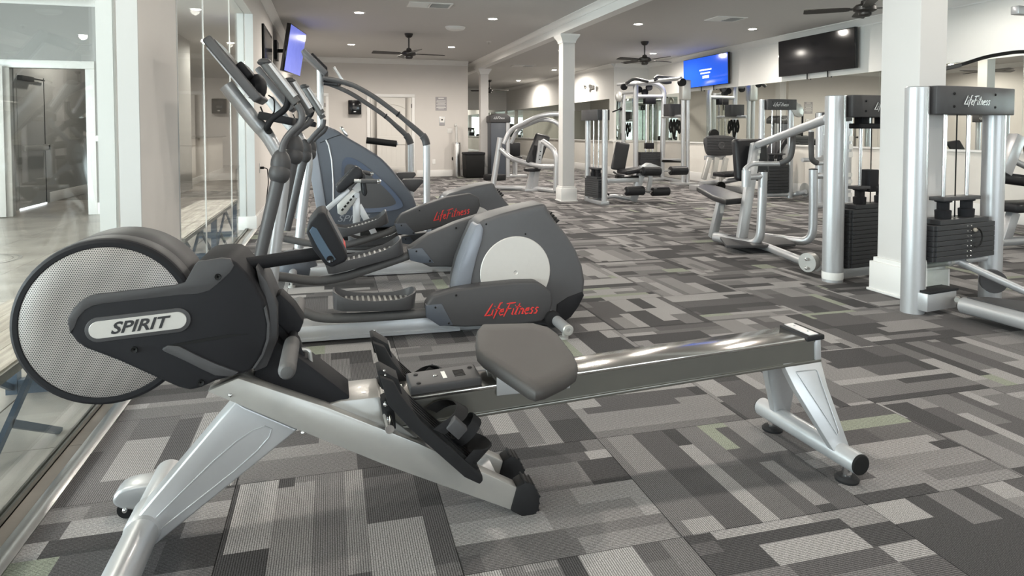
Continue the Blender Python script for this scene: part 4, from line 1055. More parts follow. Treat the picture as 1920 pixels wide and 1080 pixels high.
# ================================================================== ELLIPTICAL TRAINERS
def k5(pts): return [(460 + x*0.34375, 320 + y*0.34375) for x, y in pts]
def shift(g, dx, dy):
    g.v = [(x + dx, y + dy, z) for x, y, z in g.v]; return g
BRUSH = {   # strokes of a hand-brushed wordmark: x, y in letter units, pen width
    'L': [[(0.55, 1.05), (0.30, 0.55), (0.02, 0.02), (0.35, 0.08), (0.75, 0.05)]],
    'i': [[(0.12, 0.55), (0.03, 0.05), (0.16, 0.03)], [(0.20, 0.78), (0.24, 0.84)]],
    'f': [[(0.62, 1.10), (0.42, 1.05), (0.22, 0.50), (0.02, -0.22)], [(0.05, 0.55), (0.50, 0.60)]],
    'e': [[(0.04, 0.28), (0.36, 0.36), (0.36, 0.54), (0.16, 0.50), (0.02, 0.22), (0.14, 0.03), (0.40, 0.10)]],
    'F': [[(0.42, 1.0), (0.24, 0.5), (0.02, -0.10)], [(0.10, 0.98), (0.55, 1.02), (0.95, 1.06)], [(0.12, 0.52), (0.62, 0.58)]],
    't': [[(0.36, 0.98), (0.18, 0.45), (0.04, 0.04), (0.22, 0.04)], [(0.02, 0.66), (0.52, 0.70)]],
    'n': [[(0.14, 0.55), (0.02, 0.02)], [(0.07, 0.34), (0.28, 0.55), (0.40, 0.46), (0.33, 0.04), (0.46, 0.06)]],
    's': [[(0.40, 0.52), (0.22, 0.55), (0.12, 0.42), (0.30, 0.26), (0.20, 0.05), (0.0, 0.06)]]}
ADV = {'L': 0.58, 'i': 0.27, 'f': 0.46, 'e': 0.46, 'F': 0.74, 't': 0.40, 'n': 0.54, 's': 0.44}
def life_logo(name, material, parent, origin, xdir, zdir, size, wscale=1.0):
    x = Vector(xdir).normalized(); z = Vector(zdir).normalized(); n = x.cross(z).normalized(); o3 = Vector(origin)
    word = 'LifeFitness'; W = sum(ADV[c] for c in word); g = G(); pen = 0.0
    for c in word:
        for st in BRUSH[c]:
            pts = [o3 + x*((pen + px + 0.18*py - W/2)*size*wscale) + z*((py - 0.42)*size) for px, py in st]
            m = len(pts); w0 = 0.050*size
            ring_a, ring_b = [], []
            for k in range(m):
                t = (pts[min(k+1, m-1)] - pts[max(k-1, 0)]).normalized(); b = t.cross(n).normalized()
                w = w0*(1.25 if 0 < k < m-1 else 0.75)
                ring_a.append(pts[k] + b*w); ring_b.append(pts[k] - b*w)
            rings = [[ring_a[k] + n*0.0012, ring_b[k] + n*0.0012, ring_b[k] - n*0.0004, ring_a[k] - n*0.0004] for k in range(m)]
            g.loft(rings)
        pen += ADV[c]
    return build(name, g, material, parent)
def elliptical(label, DX, DY, spec):
    YE = 3.78 + DY
    t = thing('elliptical_trainer', label, 'elliptical trainer', (0.5 + DX, YE, 0), 'elliptical trainers')
    S = lambda g: shift(g, DX, DY)
    P = lambda pts, Y: xz(k5(pts), Y)
    # rear drive housing
    drum = [(1150,690),(1155,600),(1178,500),(1220,390),(1262,300),(1300,268),(1400,235),(1520,203),(1640,178),(1652,212),(1690,270),(1755,350),(1805,430),(1840,520),(1855,600),(1848,670),(1820,735),(1775,800),(1690,850),(1200,830)]
    dr = build('drive_housing', S(G().prism(P(drum, 3.66), 3.66, 3.90)), 'grey_plastic', t, bevel=0.022, seg=4, ang=50)
    edge = [(1140,660),(1152,590),(1175,500),(1212,400),(1258,300),(1285,288),(1298,320),(1290,380),(1262,470),(1240,560),(1225,650)]
    build('front_edge_cover', S(G().prism(P(edge, 3.655), 3.652, 3.80)), 'edge_lit_grey', dr, bevel=0.006)
    q = at_y(*k5([(1475, 556)])[0], 3.655); r = at_y(*k5([(1281, 556)])[0], 3.655)
    build('disc_cover', S(G().lathe([(abs(q.x - r.x), 0.006), (abs(q.x - r.x), -0.001), (abs(q.x - r.x)*0.98, -0.005), (0.012, -0.006), (0.008, -0.002), (0.001, -0.002)], (q.x, 3.66, q.z), (0, 1, 0), 56)), 'disc_cover', dr)
    sk = [(1690,850),(1700,730),(1760,690),(1840,660),(1848,680),(1815,745),(1775,800)]
    build('lower_skirt', S(G().prism(P(sk, 3.656), 3.654, 3.9)), 'dark_plastic', dr, bevel=0.004)
    for p in ((1315, 292), (1529, 346)):
        a = at_y(*k5([p])[0], 3.657); build('screw_recess', S(G().ball((a.x, 3.661, a.z), 0.006, 8)), 'black_matte', dr)
    for k in range(4):
        a = at_y(*k5([(1668 + k*13, 240 + k*14)])[0], 3.66)
        build('vent_slot', S(G().obox((a.x, 3.72, a.z + 0.004), (0.6, 0, -0.8), (0, 1, 0), (0.8, 0, 0.6), 0.004, 0.05, 0.012)), 'black_matte', dr)
    # base beam
    bb = [(-180, 960), (-180, 890), (330, 850), (1000, 800), (1300, 790), (1500, 790), (1500, 850), (1170, 872), (300, 935)]
    build('base_beam', S(G().prism(P(bb, 3.70), 3.70, 3.86)), 'silver_paint', t, bevel=0.004)
    build('base_lip', S(G().prism(P([(300, 935), (300, 920), (1170, 858), (1170, 872)], 3.69), 3.685, 3.70)), 'silver_paint', t)
    # stabilisers
    a = at_z(1077, 629, 0.066)
    rt = build('rear_stabilizer', S(G().cyl((a.x, 3.36, 0.066), (a.x, 4.20, 0.066), 0.030, 22)), 'silver_paint', t)
    for y_, s in ((3.36, -1), (4.20, 1)):
        build('end_cap', S(G().lathe([(0.030, 0.0), (0.0305, 0.012), (0.026, 0.018), (0.012, 0.019), (0.010, 0.012), (0.001, 0.012)], (a.x, y_, 0.066), (0, s, 0), 22)), 'grey_silver', rt)
        build('levelling_foot', S(G().lathe([(0.026, 0.0), (0.026, 0.012), (0.009, 0.016), (0.009, 0.04)], (a.x, y_ - s*0.06, 0), n=16)), 'grey_silver', rt)
        build('transport_wheel', S(G().cyl((a.x - 0.02, y_ - s*0.20, 0.075), (a.x - 0.02, y_ - s*0.17, 0.075), 0.045, 20)), 'rubber', rt)
    fs = build('front_stabilizer', S(G().cyl((-0.36, 3.45, 0.066), (-0.36, 4.11, 0.066), 0.030, 22)), 'silver_paint', t)
    for y_ in (3.47, 4.09): build('levelling_foot', S(G().lathe([(0.026, 0.0), (0.026, 0.012), (0.009, 0.016), (0.009, 0.05)], (-0.36, y_, 0), n=16)), 'grey_silver', fs)
    rings = [[(-0.36 + 0.17*s*math.cos(2*PI*i/20), 3.78 + 0.11*s*math.sin(2*PI*i/20), z) for i in range(20)] for s, z in ((1.0, 0.02), (1.05, 0.08), (0.95, 0.14), (0.7, 0.19), (0.35, 0.215))]
    build('mast_boot', S(G().loft(rings)), 'stepper_plastic', t)
    # mast and console
    mp = [at_y(x, y, 3.78) for x, y in ((506, 560), (513, 480), (531, 335), (528, 300), (505, 258), (478, 228), (424, 160))]
    for p in mp: p.y = 3.78
    build('mast', S(G().tube(mp, [0.036, 0.036, 0.036, 0.036, 0.037, 0.038, 0.038], 18, 0.08)), 'silver_paint', t)
    a, b = at_y(400, 82, 3.78), at_y(489, 188, 3.78); a.y = b.y = 3.78
    d = (b - a).normalized(); n = Vector((-d.z, 0, d.x)); n = n if n.x > 0 else -n
    cs = build('console', S(G().obox((a + b)/2, d, (0, 1, 0), n, (b - a).length/2 + 0.01, 0.20, 0.024)), 'grey_plastic', t, bevel=0.012, seg=3)
    build('console_screen', S(G().obox((a + b)/2 + n*0.0245, d, (0, 1, 0), n, (b - a).length/2 - 0.02, 0.185, 0.002)), 'black_gloss', cs)
    build('reading_ledge', S(G().obox((a + b)/2 + n*0.04 + d*0.03, d, (0, 1, 0), n, 0.045, 0.15, 0.018)), 'dark_plastic', cs, bevel=0.01, seg=3)
    build('console_back', S(G().ball((a + b)/2 + n*0.03 + d*0.12, 0.07, 16, (0.7, 1.6, 1.0))), 'dark_plastic', cs)
    build('console_bezel', S(G().obox((a + b)/2 - n*0.027, d, (0, 1, 0), n, (b - a).length/2 - 0.03, 0.18, 0.004)), 'silver_paint', cs)
    q = at_y(503, 200, 3.70)
    build('console_cable', S(G().tube([(q.x - 0.04, 3.72, q.z), (q.x - 0.02, 3.70, q.z - 0.05), (q.x + 0.03, 3.70, q.z - 0.04), (q.x + 0.03, 3.71, q.z + 0.04), (q.x, 3.72, q.z + 0.06)], 0.004, 8, 0.03)), 'black_matte', cs)
    a = at_y(521, 223, 3.78)
    build('accessory_tray', S(G().obox((a.x, 3.78, a.z), (1, 0, -0.2), (0, 1, 0), (0.2, 0, 1), 0.085, 0.17, 0.02)), 'dark_plastic', t, bevel=0.008)
    # fixed handle
    f = [at_y(x, y, 3.62) for x, y in ((500, 240), (506, 226), (535, 205), (541, 190), (540, 172))]
    build('fixed_handle', S(G().tube([(f[0].x, 3.78, f[0].z - 0.02), f[0], f[1], f[2], f[3], f[4]], 0.017, 12, 0.05)), 'dark_plastic', t)
    # pedal assemblies
    for (nm, Yp, sh, ped, barp, hd) in spec:
        arm = build('pedal_arm_shroud', G().prism(xz(sh, Yp), Yp, Yp + 0.10), 'charcoal_plastic', t, bevel=0.014, seg=3, ang=50)
        e = xz(sh, Yp - 0.002)
        build('arm_end_cap', G().prism([e[0], e[1], (e[1][0] + 0.085, e[1][1] + 0.004), (e[-1][0] + 0.075, e[-1][1] - 0.002), e[-1]], Yp - 0.003, Yp + 0.05), 'stepper_plastic', arm, bevel=0.004)
        for (ex, ez) in ((e[1][0] + 0.05, e[1][1] - 0.015), (e[-1][0] + 0.05, e[-1][1] + 0.012), (e[3][0], e[3][1] - 0.03)):
            build('screw', G().ball((ex, Yp - 0.003, ez), 0.006, 8), 'black_matte', arm)
        if nm == 'near':
            i0, i1 = spec_text[label]
            a, b = at_y(*i0, Yp), at_y(*i1, Yp); d = (b - a).normalized(); zz = Vector((0, -1, 0)).cross(d); zz = zz if zz.z > 0 else -zz
            m = (a + b)/2; L = (b - a).length
            life_logo('arm_lettering', 'red_print', arm, (m.x, Yp - 0.0008, m.z), d, zz, L*0.205, 0.93)
        # pedal tray
        pa, pb, h = ped
        Ym = Yp - 0.03
        a, b = at_y(*pa, Ym), at_y(*pb, Ym); d = (b - a).normalized(); n = Vector((-d.z, 0, d.x)); n = n if n.z > 0 else -n
        L = (b - a).length; N = 28; W = 0.098; yc = Ym + W
        out, inn = [], []
        for i in range(N):
            an = 2*PI*i/N; cx_, sy_ = math.cos(an), math.sin(an)
            ex = 0.45
            u = math.copysign(abs(cx_)**ex, cx_); v = math.copysign(abs(sy_)**ex, sy_)
            out.append((u, v))
        def pr(u, v, hh, s=1.0): return (a + b)/2 + d*(u*L/2*s) + Vector((0, yc - Ym + v*W*s, 0)) + n*hh
        wall = [0.020 + h*(abs(u)**3) for u, v in out]
        rings = [[pr(u, v, -0.034, 0.9) for u, v in out], [pr(u, v, -0.028, 0.97) for u, v in out], [pr(u, v, w) for (u, v), w in zip(out, wall)], [pr(u, v, w, 0.955) for (u, v), w in zip(out, wall)], [pr(u, v, 0.004, 0.945) for u, v in out]]
        pe = build('pedal', G().loft(rings), 'grey_plastic', t, ang=60)
        for k in range(13):
            u = -0.80 + 1.6*k/12
            build('tread_rib', G().obox(pr(u, 0, 0.0065), d, (0, 1, 0), n, 0.0055, W*0.78, 0.003), 'grey_silver', pe)
        # link bar from the shroud under the pedal to the moving arm
        bp = [at_y(x, y, Yp + 0.05) for x, y in barp]
        for q in bp: q.y = Yp + 0.05
        build('pedal_link', G().tube(bp, 0.026, 14, 0.06), 'grip_rubber', t)
        # moving arm: joint, lower tube, handle, grip
        joint, low, curve, grip = hd
        Yh = Yp + 0.02 if nm == 'near' else Yp + 0.08
        V = lambda p: (lambda q: Vector((q.x, Yh, q.z)))(at_y(p[0], p[1], Yh))
        J = V(joint)
        lo = build('moving_arm', G().tube([V(low), J + (V(low) - J).normalized()*0.03], [0.030, 0.034], 18), 'grey_plastic', t)
        build('joint_cover', G().ball(J, 0.058, 20, (0.92, 0.9, 1.0)).ball(J + Vector((0.006, 0.01, 0.045)), 0.050, 20, (1.0, 1.0, 1.55)), 'charcoal_plastic', t)
        cv = [J + Vector((0.005, 0, 0.06))] + [V(p) for p in curve]
        build('upper_handle', G().tube(cv, 0.018, 14, 0.06), 'grey_plastic', t)
        g0, g1 = V(grip[0]), V(grip[1])
        gr = build('grip', G().tube([g0, g1, g1 + (g1 - g0).normalized()*0.012], [0.024, 0.026, 0.02], 16), 'grip_rubber', t)
        build('pulse_plate', G().tube([g0 + (g1 - g0)*0.12 + Vector((0.009, -0.004, 0.006)), g0 + (g1 - g0)*0.92 + Vector((0.009, -0.004, 0.006))], 0.0205, 12), 'silver_paint', gr)
        build('grip_cap', G().ball(g1, 0.030, 12, (1.2, 1, 0.7)), 'charcoal_plastic', gr)
    return t
spec_text = {}
LBL1 = 'nearest elliptical trainer, large grey drive housing and pale disc beside the rower'
LBL2 = 'second elliptical trainer, mostly hidden behind the nearest one'
spec_text[LBL1] = k5([(1300, 768), (1602, 752)])
spec_text[LBL2] = k5([(1020, 258), (1226, 215)])
near1 = ('near', 3.56, k5([(988,800),(986,735),(1020,687),(1150,650),(1300,627),(1480,609),(1595,607),(1640,635),(1675,672),(1678,725),(1660,790),(1620,825),(1500,840),(1200,855),(1060,848)]),
         (k5([(473,738)])[0], k5([(938,730)])[0], 0.045), k5([(1000,775),(900,783),(700,797),(480,806),(380,796),(330,772),(280,765)]),
         ((524, 325), (483, 500), ((531, 268), (545, 248), (565, 232), (567, 212), (557, 196)), ((556, 193), (496, 117))))
far1 = ('far', 3.90, k5([(900,490),(886,428),(1000,350),(1150,285),(1300,236),(1430,206),(1470,220),(1430,300),(1300,420),(1170,525),(1010,527),(960,505)]),
        (k5([(436,548)])[0], k5([(872,430)])[0], 0.045), k5([(900,458),(840,480),(560,575),(430,600),(330,598),(200,578),(120,570)]),
        ((550, 292), (520, 440), ((548, 268), (556, 246), (578, 232), (584, 222)), ((582, 213), (543, 152))))
elliptical(LBL1, 0.0, 0.0, [near1, far1])
near2 = ('near', 5.14, k5([(832,345),(815,290),(850,240),(950,196),(1100,146),(1230,124),(1275,148),(1284,190),(1262,240),(1150,285),(1000,322),(880,350)]),
         (k5([(500,352)])[0], k5([(786,266)])[0], 0.045), k5([(840,305),(780,335),(600,395),(480,420),(390,402),(300,388),(210,370)]),
         ((570, 292), (537, 432), ((577, 268), (592, 250), (606, 236), (607, 224)), ((604, 213), (571, 163))))
far2 = ('far', 5.50, k5([(842,392),(840,365),(900,345),(1000,335),(1120,330),(1180,345),(1180,380),(1000,400),(880,402)]),
        (k5([(562,400)])[0], k5([(842,372)])[0], 0.045), k5([(850,382),(800,395),(650,420),(540,415),(480,400),(430,390)]),
        ((580, 288), (560, 410), ((583, 270), (592, 258), (608, 246), (612, 236)), ((606, 222), (580, 178))))
elliptical(LBL2, 0.08, 1.60, [near2, far2])
# ================================================================== STEPPER
YS = 7.1
stp = thing('stair_stepper', 'blue-grey stepper with tall curved handrails in front of the far door', 'stepper', (0.4, YS + 0.3, 0))
sb = [(609, 234), (630, 243), (652, 258), (682, 275), (711, 293), (732, 313), (750, 336), (773, 363), (783, 390), (781, 408), (765, 422), (730, 428), (613, 430), (600, 405), (588, 360), (581, 325), (578, 289), (584, 262), (596, 243)]
bo = build('shroud', G().prism(xz(smooth_poly(sb, 1), YS), YS, YS + 0.46), 'stepper_plastic', stp, bevel=0.03, seg=4, ang=50)
rc = smooth_poly([(641, 298), (656, 293), (680, 306), (712, 333), (740, 360), (758, 384), (750, 392), (720, 397), (690, 399), (655, 396), (645, 370), (640, 330)], 2)
ri = [((x - 697)*0.84 + 693, (y - 350)*0.80 + 352) for x, y in rc]
g = G().loft([[(*p, ) for p in [(a[0], YS - 0.003, a[1]) for a in xz(rc, YS)]], [(a[0], YS - 0.008, a[1]) for a in xz(rc, YS)], [(a[0], YS - 0.001, a[1]) for a in xz(ri, YS)]], caps=False)
build('recess_rim', g, 'stepper_recess', bo)
build('recess_panel', G().prism(xz(ri, YS), YS - 0.002, YS + 0.02), 'charcoal_plastic', bo)
ec = [(580, 262), (590, 256), (596, 290), (604, 340), (612, 390), (618, 425), (604, 425), (594, 395), (584, 340), (578, 289)]
build('front_edge_cover', G().prism(xz(ec, YS), YS - 0.012, YS + 0.1), 'edge_lit_grey', bo, bevel=0.01)
lr = [(611, 262), (616, 272), (622, 300), (625, 345), (625, 385)]
build('trim_line', G().tube([(p[0], YS - 0.001, p[1]) for p in xz(lr, YS)], 0.008, 8), 'silver_paint', bo)
a, b = at_y(621, 411, YS), at_y(700, 411, YS)
text_mesh('shroud_lettering', 'SPIRIT', 0.092, 'shroud_print', bo, ((a.x + b.x)/2, YS - 0.0015, a.z), (1, 0, 0), (0, 0, 1), shear=0.35, wscale=1.25)
build('seam_line', G().tube([(p[0], YS - 0.001, p[1]) for p in xz([(600, 268), (622, 258), (640, 252)], YS)], 0.003, 6), 'dark_plastic', bo)
# base, uprights, rails
XN = at_y(800, 300, 6.95).x; XF = at_y(770, 300, 7.75).x
build('base_frame', G().box(-0.15, XN + 0.08, YS + 0.02, YS + 0.46, 0.0, 0.09), 'black_matte', stp, bevel=0.01)
build('rear_crossbar', G().box(XF - 0.03, XN + 0.05, 6.93, 7.8, 0.0, 0.06), 'black_matte', stp, bevel=0.008)
for X_, Y_, path in ((XN, 6.95, ((800, 272), (797, 259), (786, 248), (745, 213), (700, 180), (660, 158), (628, 150), (605, 147))), (XF, 7.75, ((770, 270), (766, 258), (755, 247), (722, 217), (685, 192), (655, 173), (625, 160), (606, 154)))):
    zt = at_y(path[0][0], path[0][1], Y_).z
    build('upright', G().cyl((X_, Y_, 0.04), (X_, Y_, zt), 0.036, 20), 'silver_paint', stp)
    pp = [(lambda q: Vector((q.x, Y_, q.z)))(at_y(x, y, Y_)) for x, y in path]
    build('handrail', G().tube(pp, [0.040, 0.040, 0.030, 0.025, 0.025, 0.025, 0.025, 0.025], 14, 0.1), 'charcoal_plastic', stp)
    build('rail_sleeve', G().cyl(pp[3], pp[3] + (pp[3] - pp[4])*0.05, 0.031, 14), 'dark_plastic', stp)
m0 = at_y(600, 130, 7.33); m1 = at_y(600, 262, 7.33)
build('mast', G().cyl((m0.x, 7.33, m1.z - 0.2), (m0.x, 7.33, m0.z), 0.035, 20), 'silver_paint', stp)
a, b = at_y(569, 98, 7.33), at_y(613, 142, 7.33); a.y = b.y = 7.33
d = (b - a).normalized(); n = Vector((-d.z, 0, d.x)); n = n if n.x > 0 else -n
cs = build('console', G().obox((a + b)/2, d, (0, 1, 0), n, (b - a).length/2, 0.24, 0.028), 'grey_plastic', stp, bevel=0.014, seg=3)
build('console_pod', G().obox((a + b)/2 + n*0.035 + d*0.02, d, (0, 1, 0), n, (b - a).length/2 - 0.06, 0.20, 0.018), 'dark_plastic', cs, bevel=0.012, seg=3)
build('console_neck', G().cyl((m0.x, 7.33, m0.z - 0.05), (a + b)/2 + d*0.1, 0.03, 14), 'dark_plastic', cs)
build('cross_handle', G().tube([at_y(606, 150, 6.95), at_y(640, 152, 7.0), at_y(636, 158, 7.7), at_y(606, 156, 7.75)], 0.022, 12, 0.06), 'dark_plastic', stp)
h0, h1 = at_y(628, 130, 7.3), at_y(645, 156, 7.3)
build('tablet_holder', G().obox((h0 + h1)/2, (h1 - h0), (0, 1, 0), Vector((0.8, 0, 0.5)), (h1 - h0).length/2 + 0.02, 0.10, 0.012), 'silver_paint', stp, bevel=0.004)
build('holder_ledge', G().obox(h1 + Vector((0.03, 0, -0.01)), (1, 0, -0.3), (0, 1, 0), (0.3, 0, 1), 0.05, 0.11, 0.012), 'dark_plastic', stp, bevel=0.004)
for px, Y_ in (((740, 268), 7.35),):
    q = at_y(*px, Y_)
    build('lower_grip', G().cyl((q.x - 0.30, Y_, q.z + 0.03), (q.x + 0.02, Y_, q.z - 0.01), 0.035, 14), 'black_matte', stp)
    build('lower_grip_end', G().cyl((q.x + 0.02, Y_, q.z - 0.01), (q.x + 0.035, Y_, q.z - 0.012), 0.015, 10), 'silver_paint', stp)
q = at_y(645, 247, 7.2); build('phone_clip', G().obox((q.x, 7.2, q.z), (0.5, 0, -0.8), (0, 1, 0), (0.8, 0, 0.5), 0.06, 0.03, 0.015), 'chrome', stp, bevel=0.003)
for px, Y_ in (((770, 345), 7.18), ((757, 332), 7.5)):
    q = at_y(*px, Y_)
    build('step_pedal', G().prism([(q.x - 0.12, q.z - 0.03), (q.x - 0.07, q.z + 0.05), (q.x + 0.13, q.z + 0.05), (q.x + 0.14, q.z + 0.02), (q.x + 0.04, q.z - 0.09)], Y_, Y_ + 0.15), 'charcoal_plastic', stp, bevel=0.012)

# ================================================================== ADJUSTABLE BENCH BETWEEN ELLIPTICAL AND STEPPER
YBn = 6.35
bn = thing('adjustable_bench', 'small adjustable bench with dark pads, notched plate and silver peg handles', 'exercise bench', (0.3, YBn, 0))
V = lambda x, y, Y=YBn: (lambda q: Vector((q.x, Y, q.z)))(at_y(x, y, Y))
p_t, p_b = V(668, 372), V(668, 372); p_b.z = 0.05
build('post', G().bar([p_b, p_t + Vector((0, 0, 0.05))], 0.032, 0.032), 'silver_paint', bn, bevel=0.004)
k_b = V(715, 445); k_b.z = 0.05
build('brace', G().bar([V(672, 384), k_b], 0.028, 0.028), 'silver_paint', bn, bevel=0.004)
build('floor_frame', G().box(p_b.x - 0.55, k_b.x + 0.08, YBn - 0.035, YBn + 0.035, 0.012, 0.075).box(k_b.x, k_b.x + 0.07, YBn - 0.3, YBn + 0.3, 0.012, 0.075).box(p_b.x - 0.55, p_b.x - 0.48, YBn - 0.25, YBn + 0.25, 0.012, 0.075), 'silver_paint', bn, bevel=0.004)
for xx in (k_b.x + 0.035, p_b.x - 0.515):
    for yy in (YBn - 0.24, YBn + 0.24): build('rubber_foot', G().cyl((xx, yy, 0), (xx, yy, 0.014), 0.03, 14), 'rubber', bn)
npl = build('notch_plate', G().prism(xz([(632, 384), (640, 376), (664, 352), (673, 358), (674, 366), (668, 374), (648, 401), (640, 404), (633, 400)], YBn - 0.05), YBn - 0.05, YBn - 0.038), 'grey_silver', bn, bevel=0.002)
for k in range(5):
    q = V(642 + k*5.2, 393 - k*6.2, YBn - 0.05); build('notch', G().obox((q.x, YBn - 0.051, q.z), (1, 0, 1), (0, 1, 0), (-1, 0, 1), 0.012, 0.004, 0.008), 'black_matte', npl)
q = V(669, 366, YBn - 0.05); build('pivot_bolt', G().cyl((q.x, YBn - 0.07, q.z), (q.x, YBn + 0.05, q.z), 0.024, 16), 'silver_paint', bn)
build('incline_tube', G().bar([V(598, 405), V(655, 356)], 0.022, 0.022), 'silver_paint', bn, bevel=0.003)
build('incline_strut', G().cyl((V(598, 405).x, YBn, 0.06), V(600, 403), 0.022, 12), 'silver_paint', bn)
build('seat_pad', G().prism(xz([(629, 349), (631, 360), (638, 363), (646, 358), (681, 331), (680, 319), (668, 311), (660, 317)], YBn - 0.13), YBn - 0.13, YBn + 0.13), 'vinyl', bn, bevel=0.02, seg=3)
build('back_pad', G().prism(xz([(675, 326), (683, 323), (688, 360), (684, 367), (679, 364)], YBn + 0.02), YBn - 0.10, YBn + 0.16), 'vinyl', bn, bevel=0.015, seg=3)
build('pad_plate', G().prism(xz([(660, 352), (675, 336), (676, 356), (668, 360)], YBn), YBn - 0.06, YBn + 0.06), 'grey_silver', bn)
for (p0, p1, Y_) in (((664, 339), (710, 340), YBn - 0.15), ((674, 321), (696, 326), YBn + 0.12)):
    h = build('peg_handle', G().cyl(V(*p0, Y_), V(*p1, Y_), 0.016, 14), 'grey_silver', bn)
    build('peg_grip', G().cyl(V(p0[0]*0.72 + p1[0]*0.28, p0[1]*0.72 + p1[1]*0.28, Y_), V(*p1, Y_), 0.02, 14), 'grip_rubber', h)
    build('peg_end', G().ball(V(*p1, Y_), 0.024, 12), 'chrome', h)
# ================================================================== STRENGTH MACHINES
def PV(x, y, Y): 
    q = at_y(x, y, Y); return Vector((q.x, Y, q.z))
def ptube(name, parent, pts, r, material='silver_paint', fil=0.08, n=14):
    return build(name, G().tube(pts, r, n, fil), material, parent)
def tower(t, cl, cr, r, zt, hood=0.16, stack=(0.02, 0.45), nplates=12, rods=True, logo=True, guide_z=None, depth=0.17, hood_mat='charcoal_plastic', logo_size=0.055):
    cl, cr = Vector((cl[0], cl[1], 0)), Vector((cr[0], cr[1], 0))
    d = (cr - cl).normalized(); n = Vector((d.y, -d.x, 0)); up = Vector((0, 0, 1)); L = (cr - cl).length; m = (cl + cr)/2
    for c in (cl, cr):
        co = build('column_tube', G().lathe([(r, 0.0), (r, zt - 0.006), (r - 0.006, zt)], c, n=28), 'silver_paint', t)
    # curved hood between the columns
    N = 10; fr, bk = [], []
    for i in range(N + 1):
        u = i/N; c = cl + (cr - cl)*u
        fr.append(c + n*(depth*0.5 + 0.035*math.sin(PI*u))); bk.append(c - n*(depth*0.5 + 0.035*math.sin(PI*u)))
    ring = fr + bk[::-1]
    sh = [p + d*(r*0.9 if k in (0, 2*N + 1) else (r*1.0 if k in (N, N + 1) else 0))*1.0 for k, p in enumerate(ring)]
    g = G().loft([[(p.x, p.y, z) for p in sh] for z in (zt - hood, zt + 0.004)])
    ho = build('hood', g, hood_mat, t, bevel=0.006)
    if logo:
        life_logo('hood_lettering', 'silver_print', ho, (m + n*(depth*0.5 + 0.0365)) + up*(zt - hood*0.52), d, up, logo_size, 0.95)
        for u in (0.24, 0.76):
            for z in (0.25, 0.72):
                q = cl + (cr - cl)*u + n*(depth*0.5 + 0.035*math.sin(PI*u)) + up*(zt - hood*z)
                build('hood_bolt', G().ball(q, 0.009, 10), 'black_matte', ho)
    a = L*0.15
    if rods:
        for s in (-1, 1):
            build('guide_rod', G().cyl(m + d*(s*a) + up*stack[0], m + d*(s*a) + up*(zt - hood + 0.02), 0.0125 if r > 0.05 else 0.01, 12), 'rod_steel', t)
        build('cable', G().cyl(m + up*stack[1], m + up*(zt - hood), 0.004, 8), 'black_matte', t)
    hw = L/2 - r - 0.015; th = (stack[1] - stack[0])/nplates
    for k in range(nplates):
        z0 = stack[0] + k*th
        top = k == nplates - 1
        w = hw*0.78 if top else hw
        g = G()
        g.obox(m + up*(z0 + th*0.48), d, n, up, w, depth*0.40, th*0.47)
        if not top: g.obox(m - d*(hw*0.3) + up*(z0 + th*0.48) + n*(depth*0.04), d, n, up, hw*0.62, depth*0.42, th*0.46)
        pl = build('weight_plate', g, 'weight_plate', t, bevel=0.0015, seg=1)
        if not top:
            for s in (-0.018, 0.018):
                build('pin_hole', G().ball(m + d*(0.03 + s) + n*(depth*0.445) + up*(z0 + th*0.5), min(0.006, th*0.3), 8), 'chrome' if r > 0.05 else 'black_matte', pl)
    for s in (-1, 1):
        build('stack_bumper', G().lathe([(0.046, 0.0), (0.048, 0.05), (0.036, 0.055), (0.036, 0.10), (0.05, 0.105), (0.05, 0.135)], m + d*(s*a) + up*stack[1], n=18), 'dark_plastic', t)
    build('lift_bar', G().obox(m + up*(stack[1] + 0.125), d, n, up, a + 0.07, 0.05, 0.012), 'charcoal_plastic', t, bevel=0.004)
    return m, d, n
# ---- near tower on the right
tw = thing('weight_machine', 'near weight tower with twin silver columns right of the wide white column', 'weight machine', (3.87, 3.4, 0), 'weight machines')
m, d, n = tower(tw, (3.505, 3.36), (4.285, 3.49), 0.067, 1.405, 0.17, (0.315, 0.575), 8, logo_size=0.054)
build('stack_crossbar', G().cyl(Vector((3.505, 3.36, 0.285)), Vector((4.285, 3.49, 0.285)), 0.022, 14), 'silver_paint', tw)
for s in (-0.06, 0.09): build('crossbar_clamp', G().cyl(m + d*s + Vector((0, 0, 0.285)), m + d*(s + 0.03) + Vector((0, 0, 0.285)), 0.028, 14), 'grey_silver', tw)
q0 = m + d*0.03 + Vector((0, 0, 0.29)); q1 = Vector((4.25, 3.12, 0.09))
build('diagonal_strut', G().cyl(q0, q1, 0.024, 14), 'silver_paint', tw)
build('base_bracket', G().obox(Vector((3.62, 3.31, 0.085)), d, n, (0, 0, 1), 0.14, 0.05, 0.055), 'silver_paint', tw, bevel=0.004)
build('bracket_cover', G().obox(Vector((3.63, 3.31, 0.145)), d, n, (0, 0, 1), 0.14, 0.055, 0.008), 'dark_plastic', tw, bevel=0.003)
build('bracket_bolt', G().cyl((3.72, 3.24, 0.09), (3.76, 3.27, 0.09), 0.016, 10), 'grey_silver', tw)
pf0, pf1 = at_z(1806, 572, 0.085), at_z(1960, 612, 0.085)
dd = (pf1 - pf0); dd.z = 0; dd.normalize(); nn = Vector((-dd.y, dd.x, 0))
build('platform_tube', G().cyl(pf0, pf0 + dd*1.0, 0.048, 20), 'silver_paint', tw)
pc = pf0 + nn*0.14 + dd*0.5; pc.z = 0.128
pl = [pf0 + dd*0.02 + nn*0.0, pf0 + dd*1.0 + nn*-0.01, pf0 + dd*1.0 + nn*0.30, pf0 + dd*0.25 + nn*0.27, pf0 + dd*0.06 + nn*0.12]
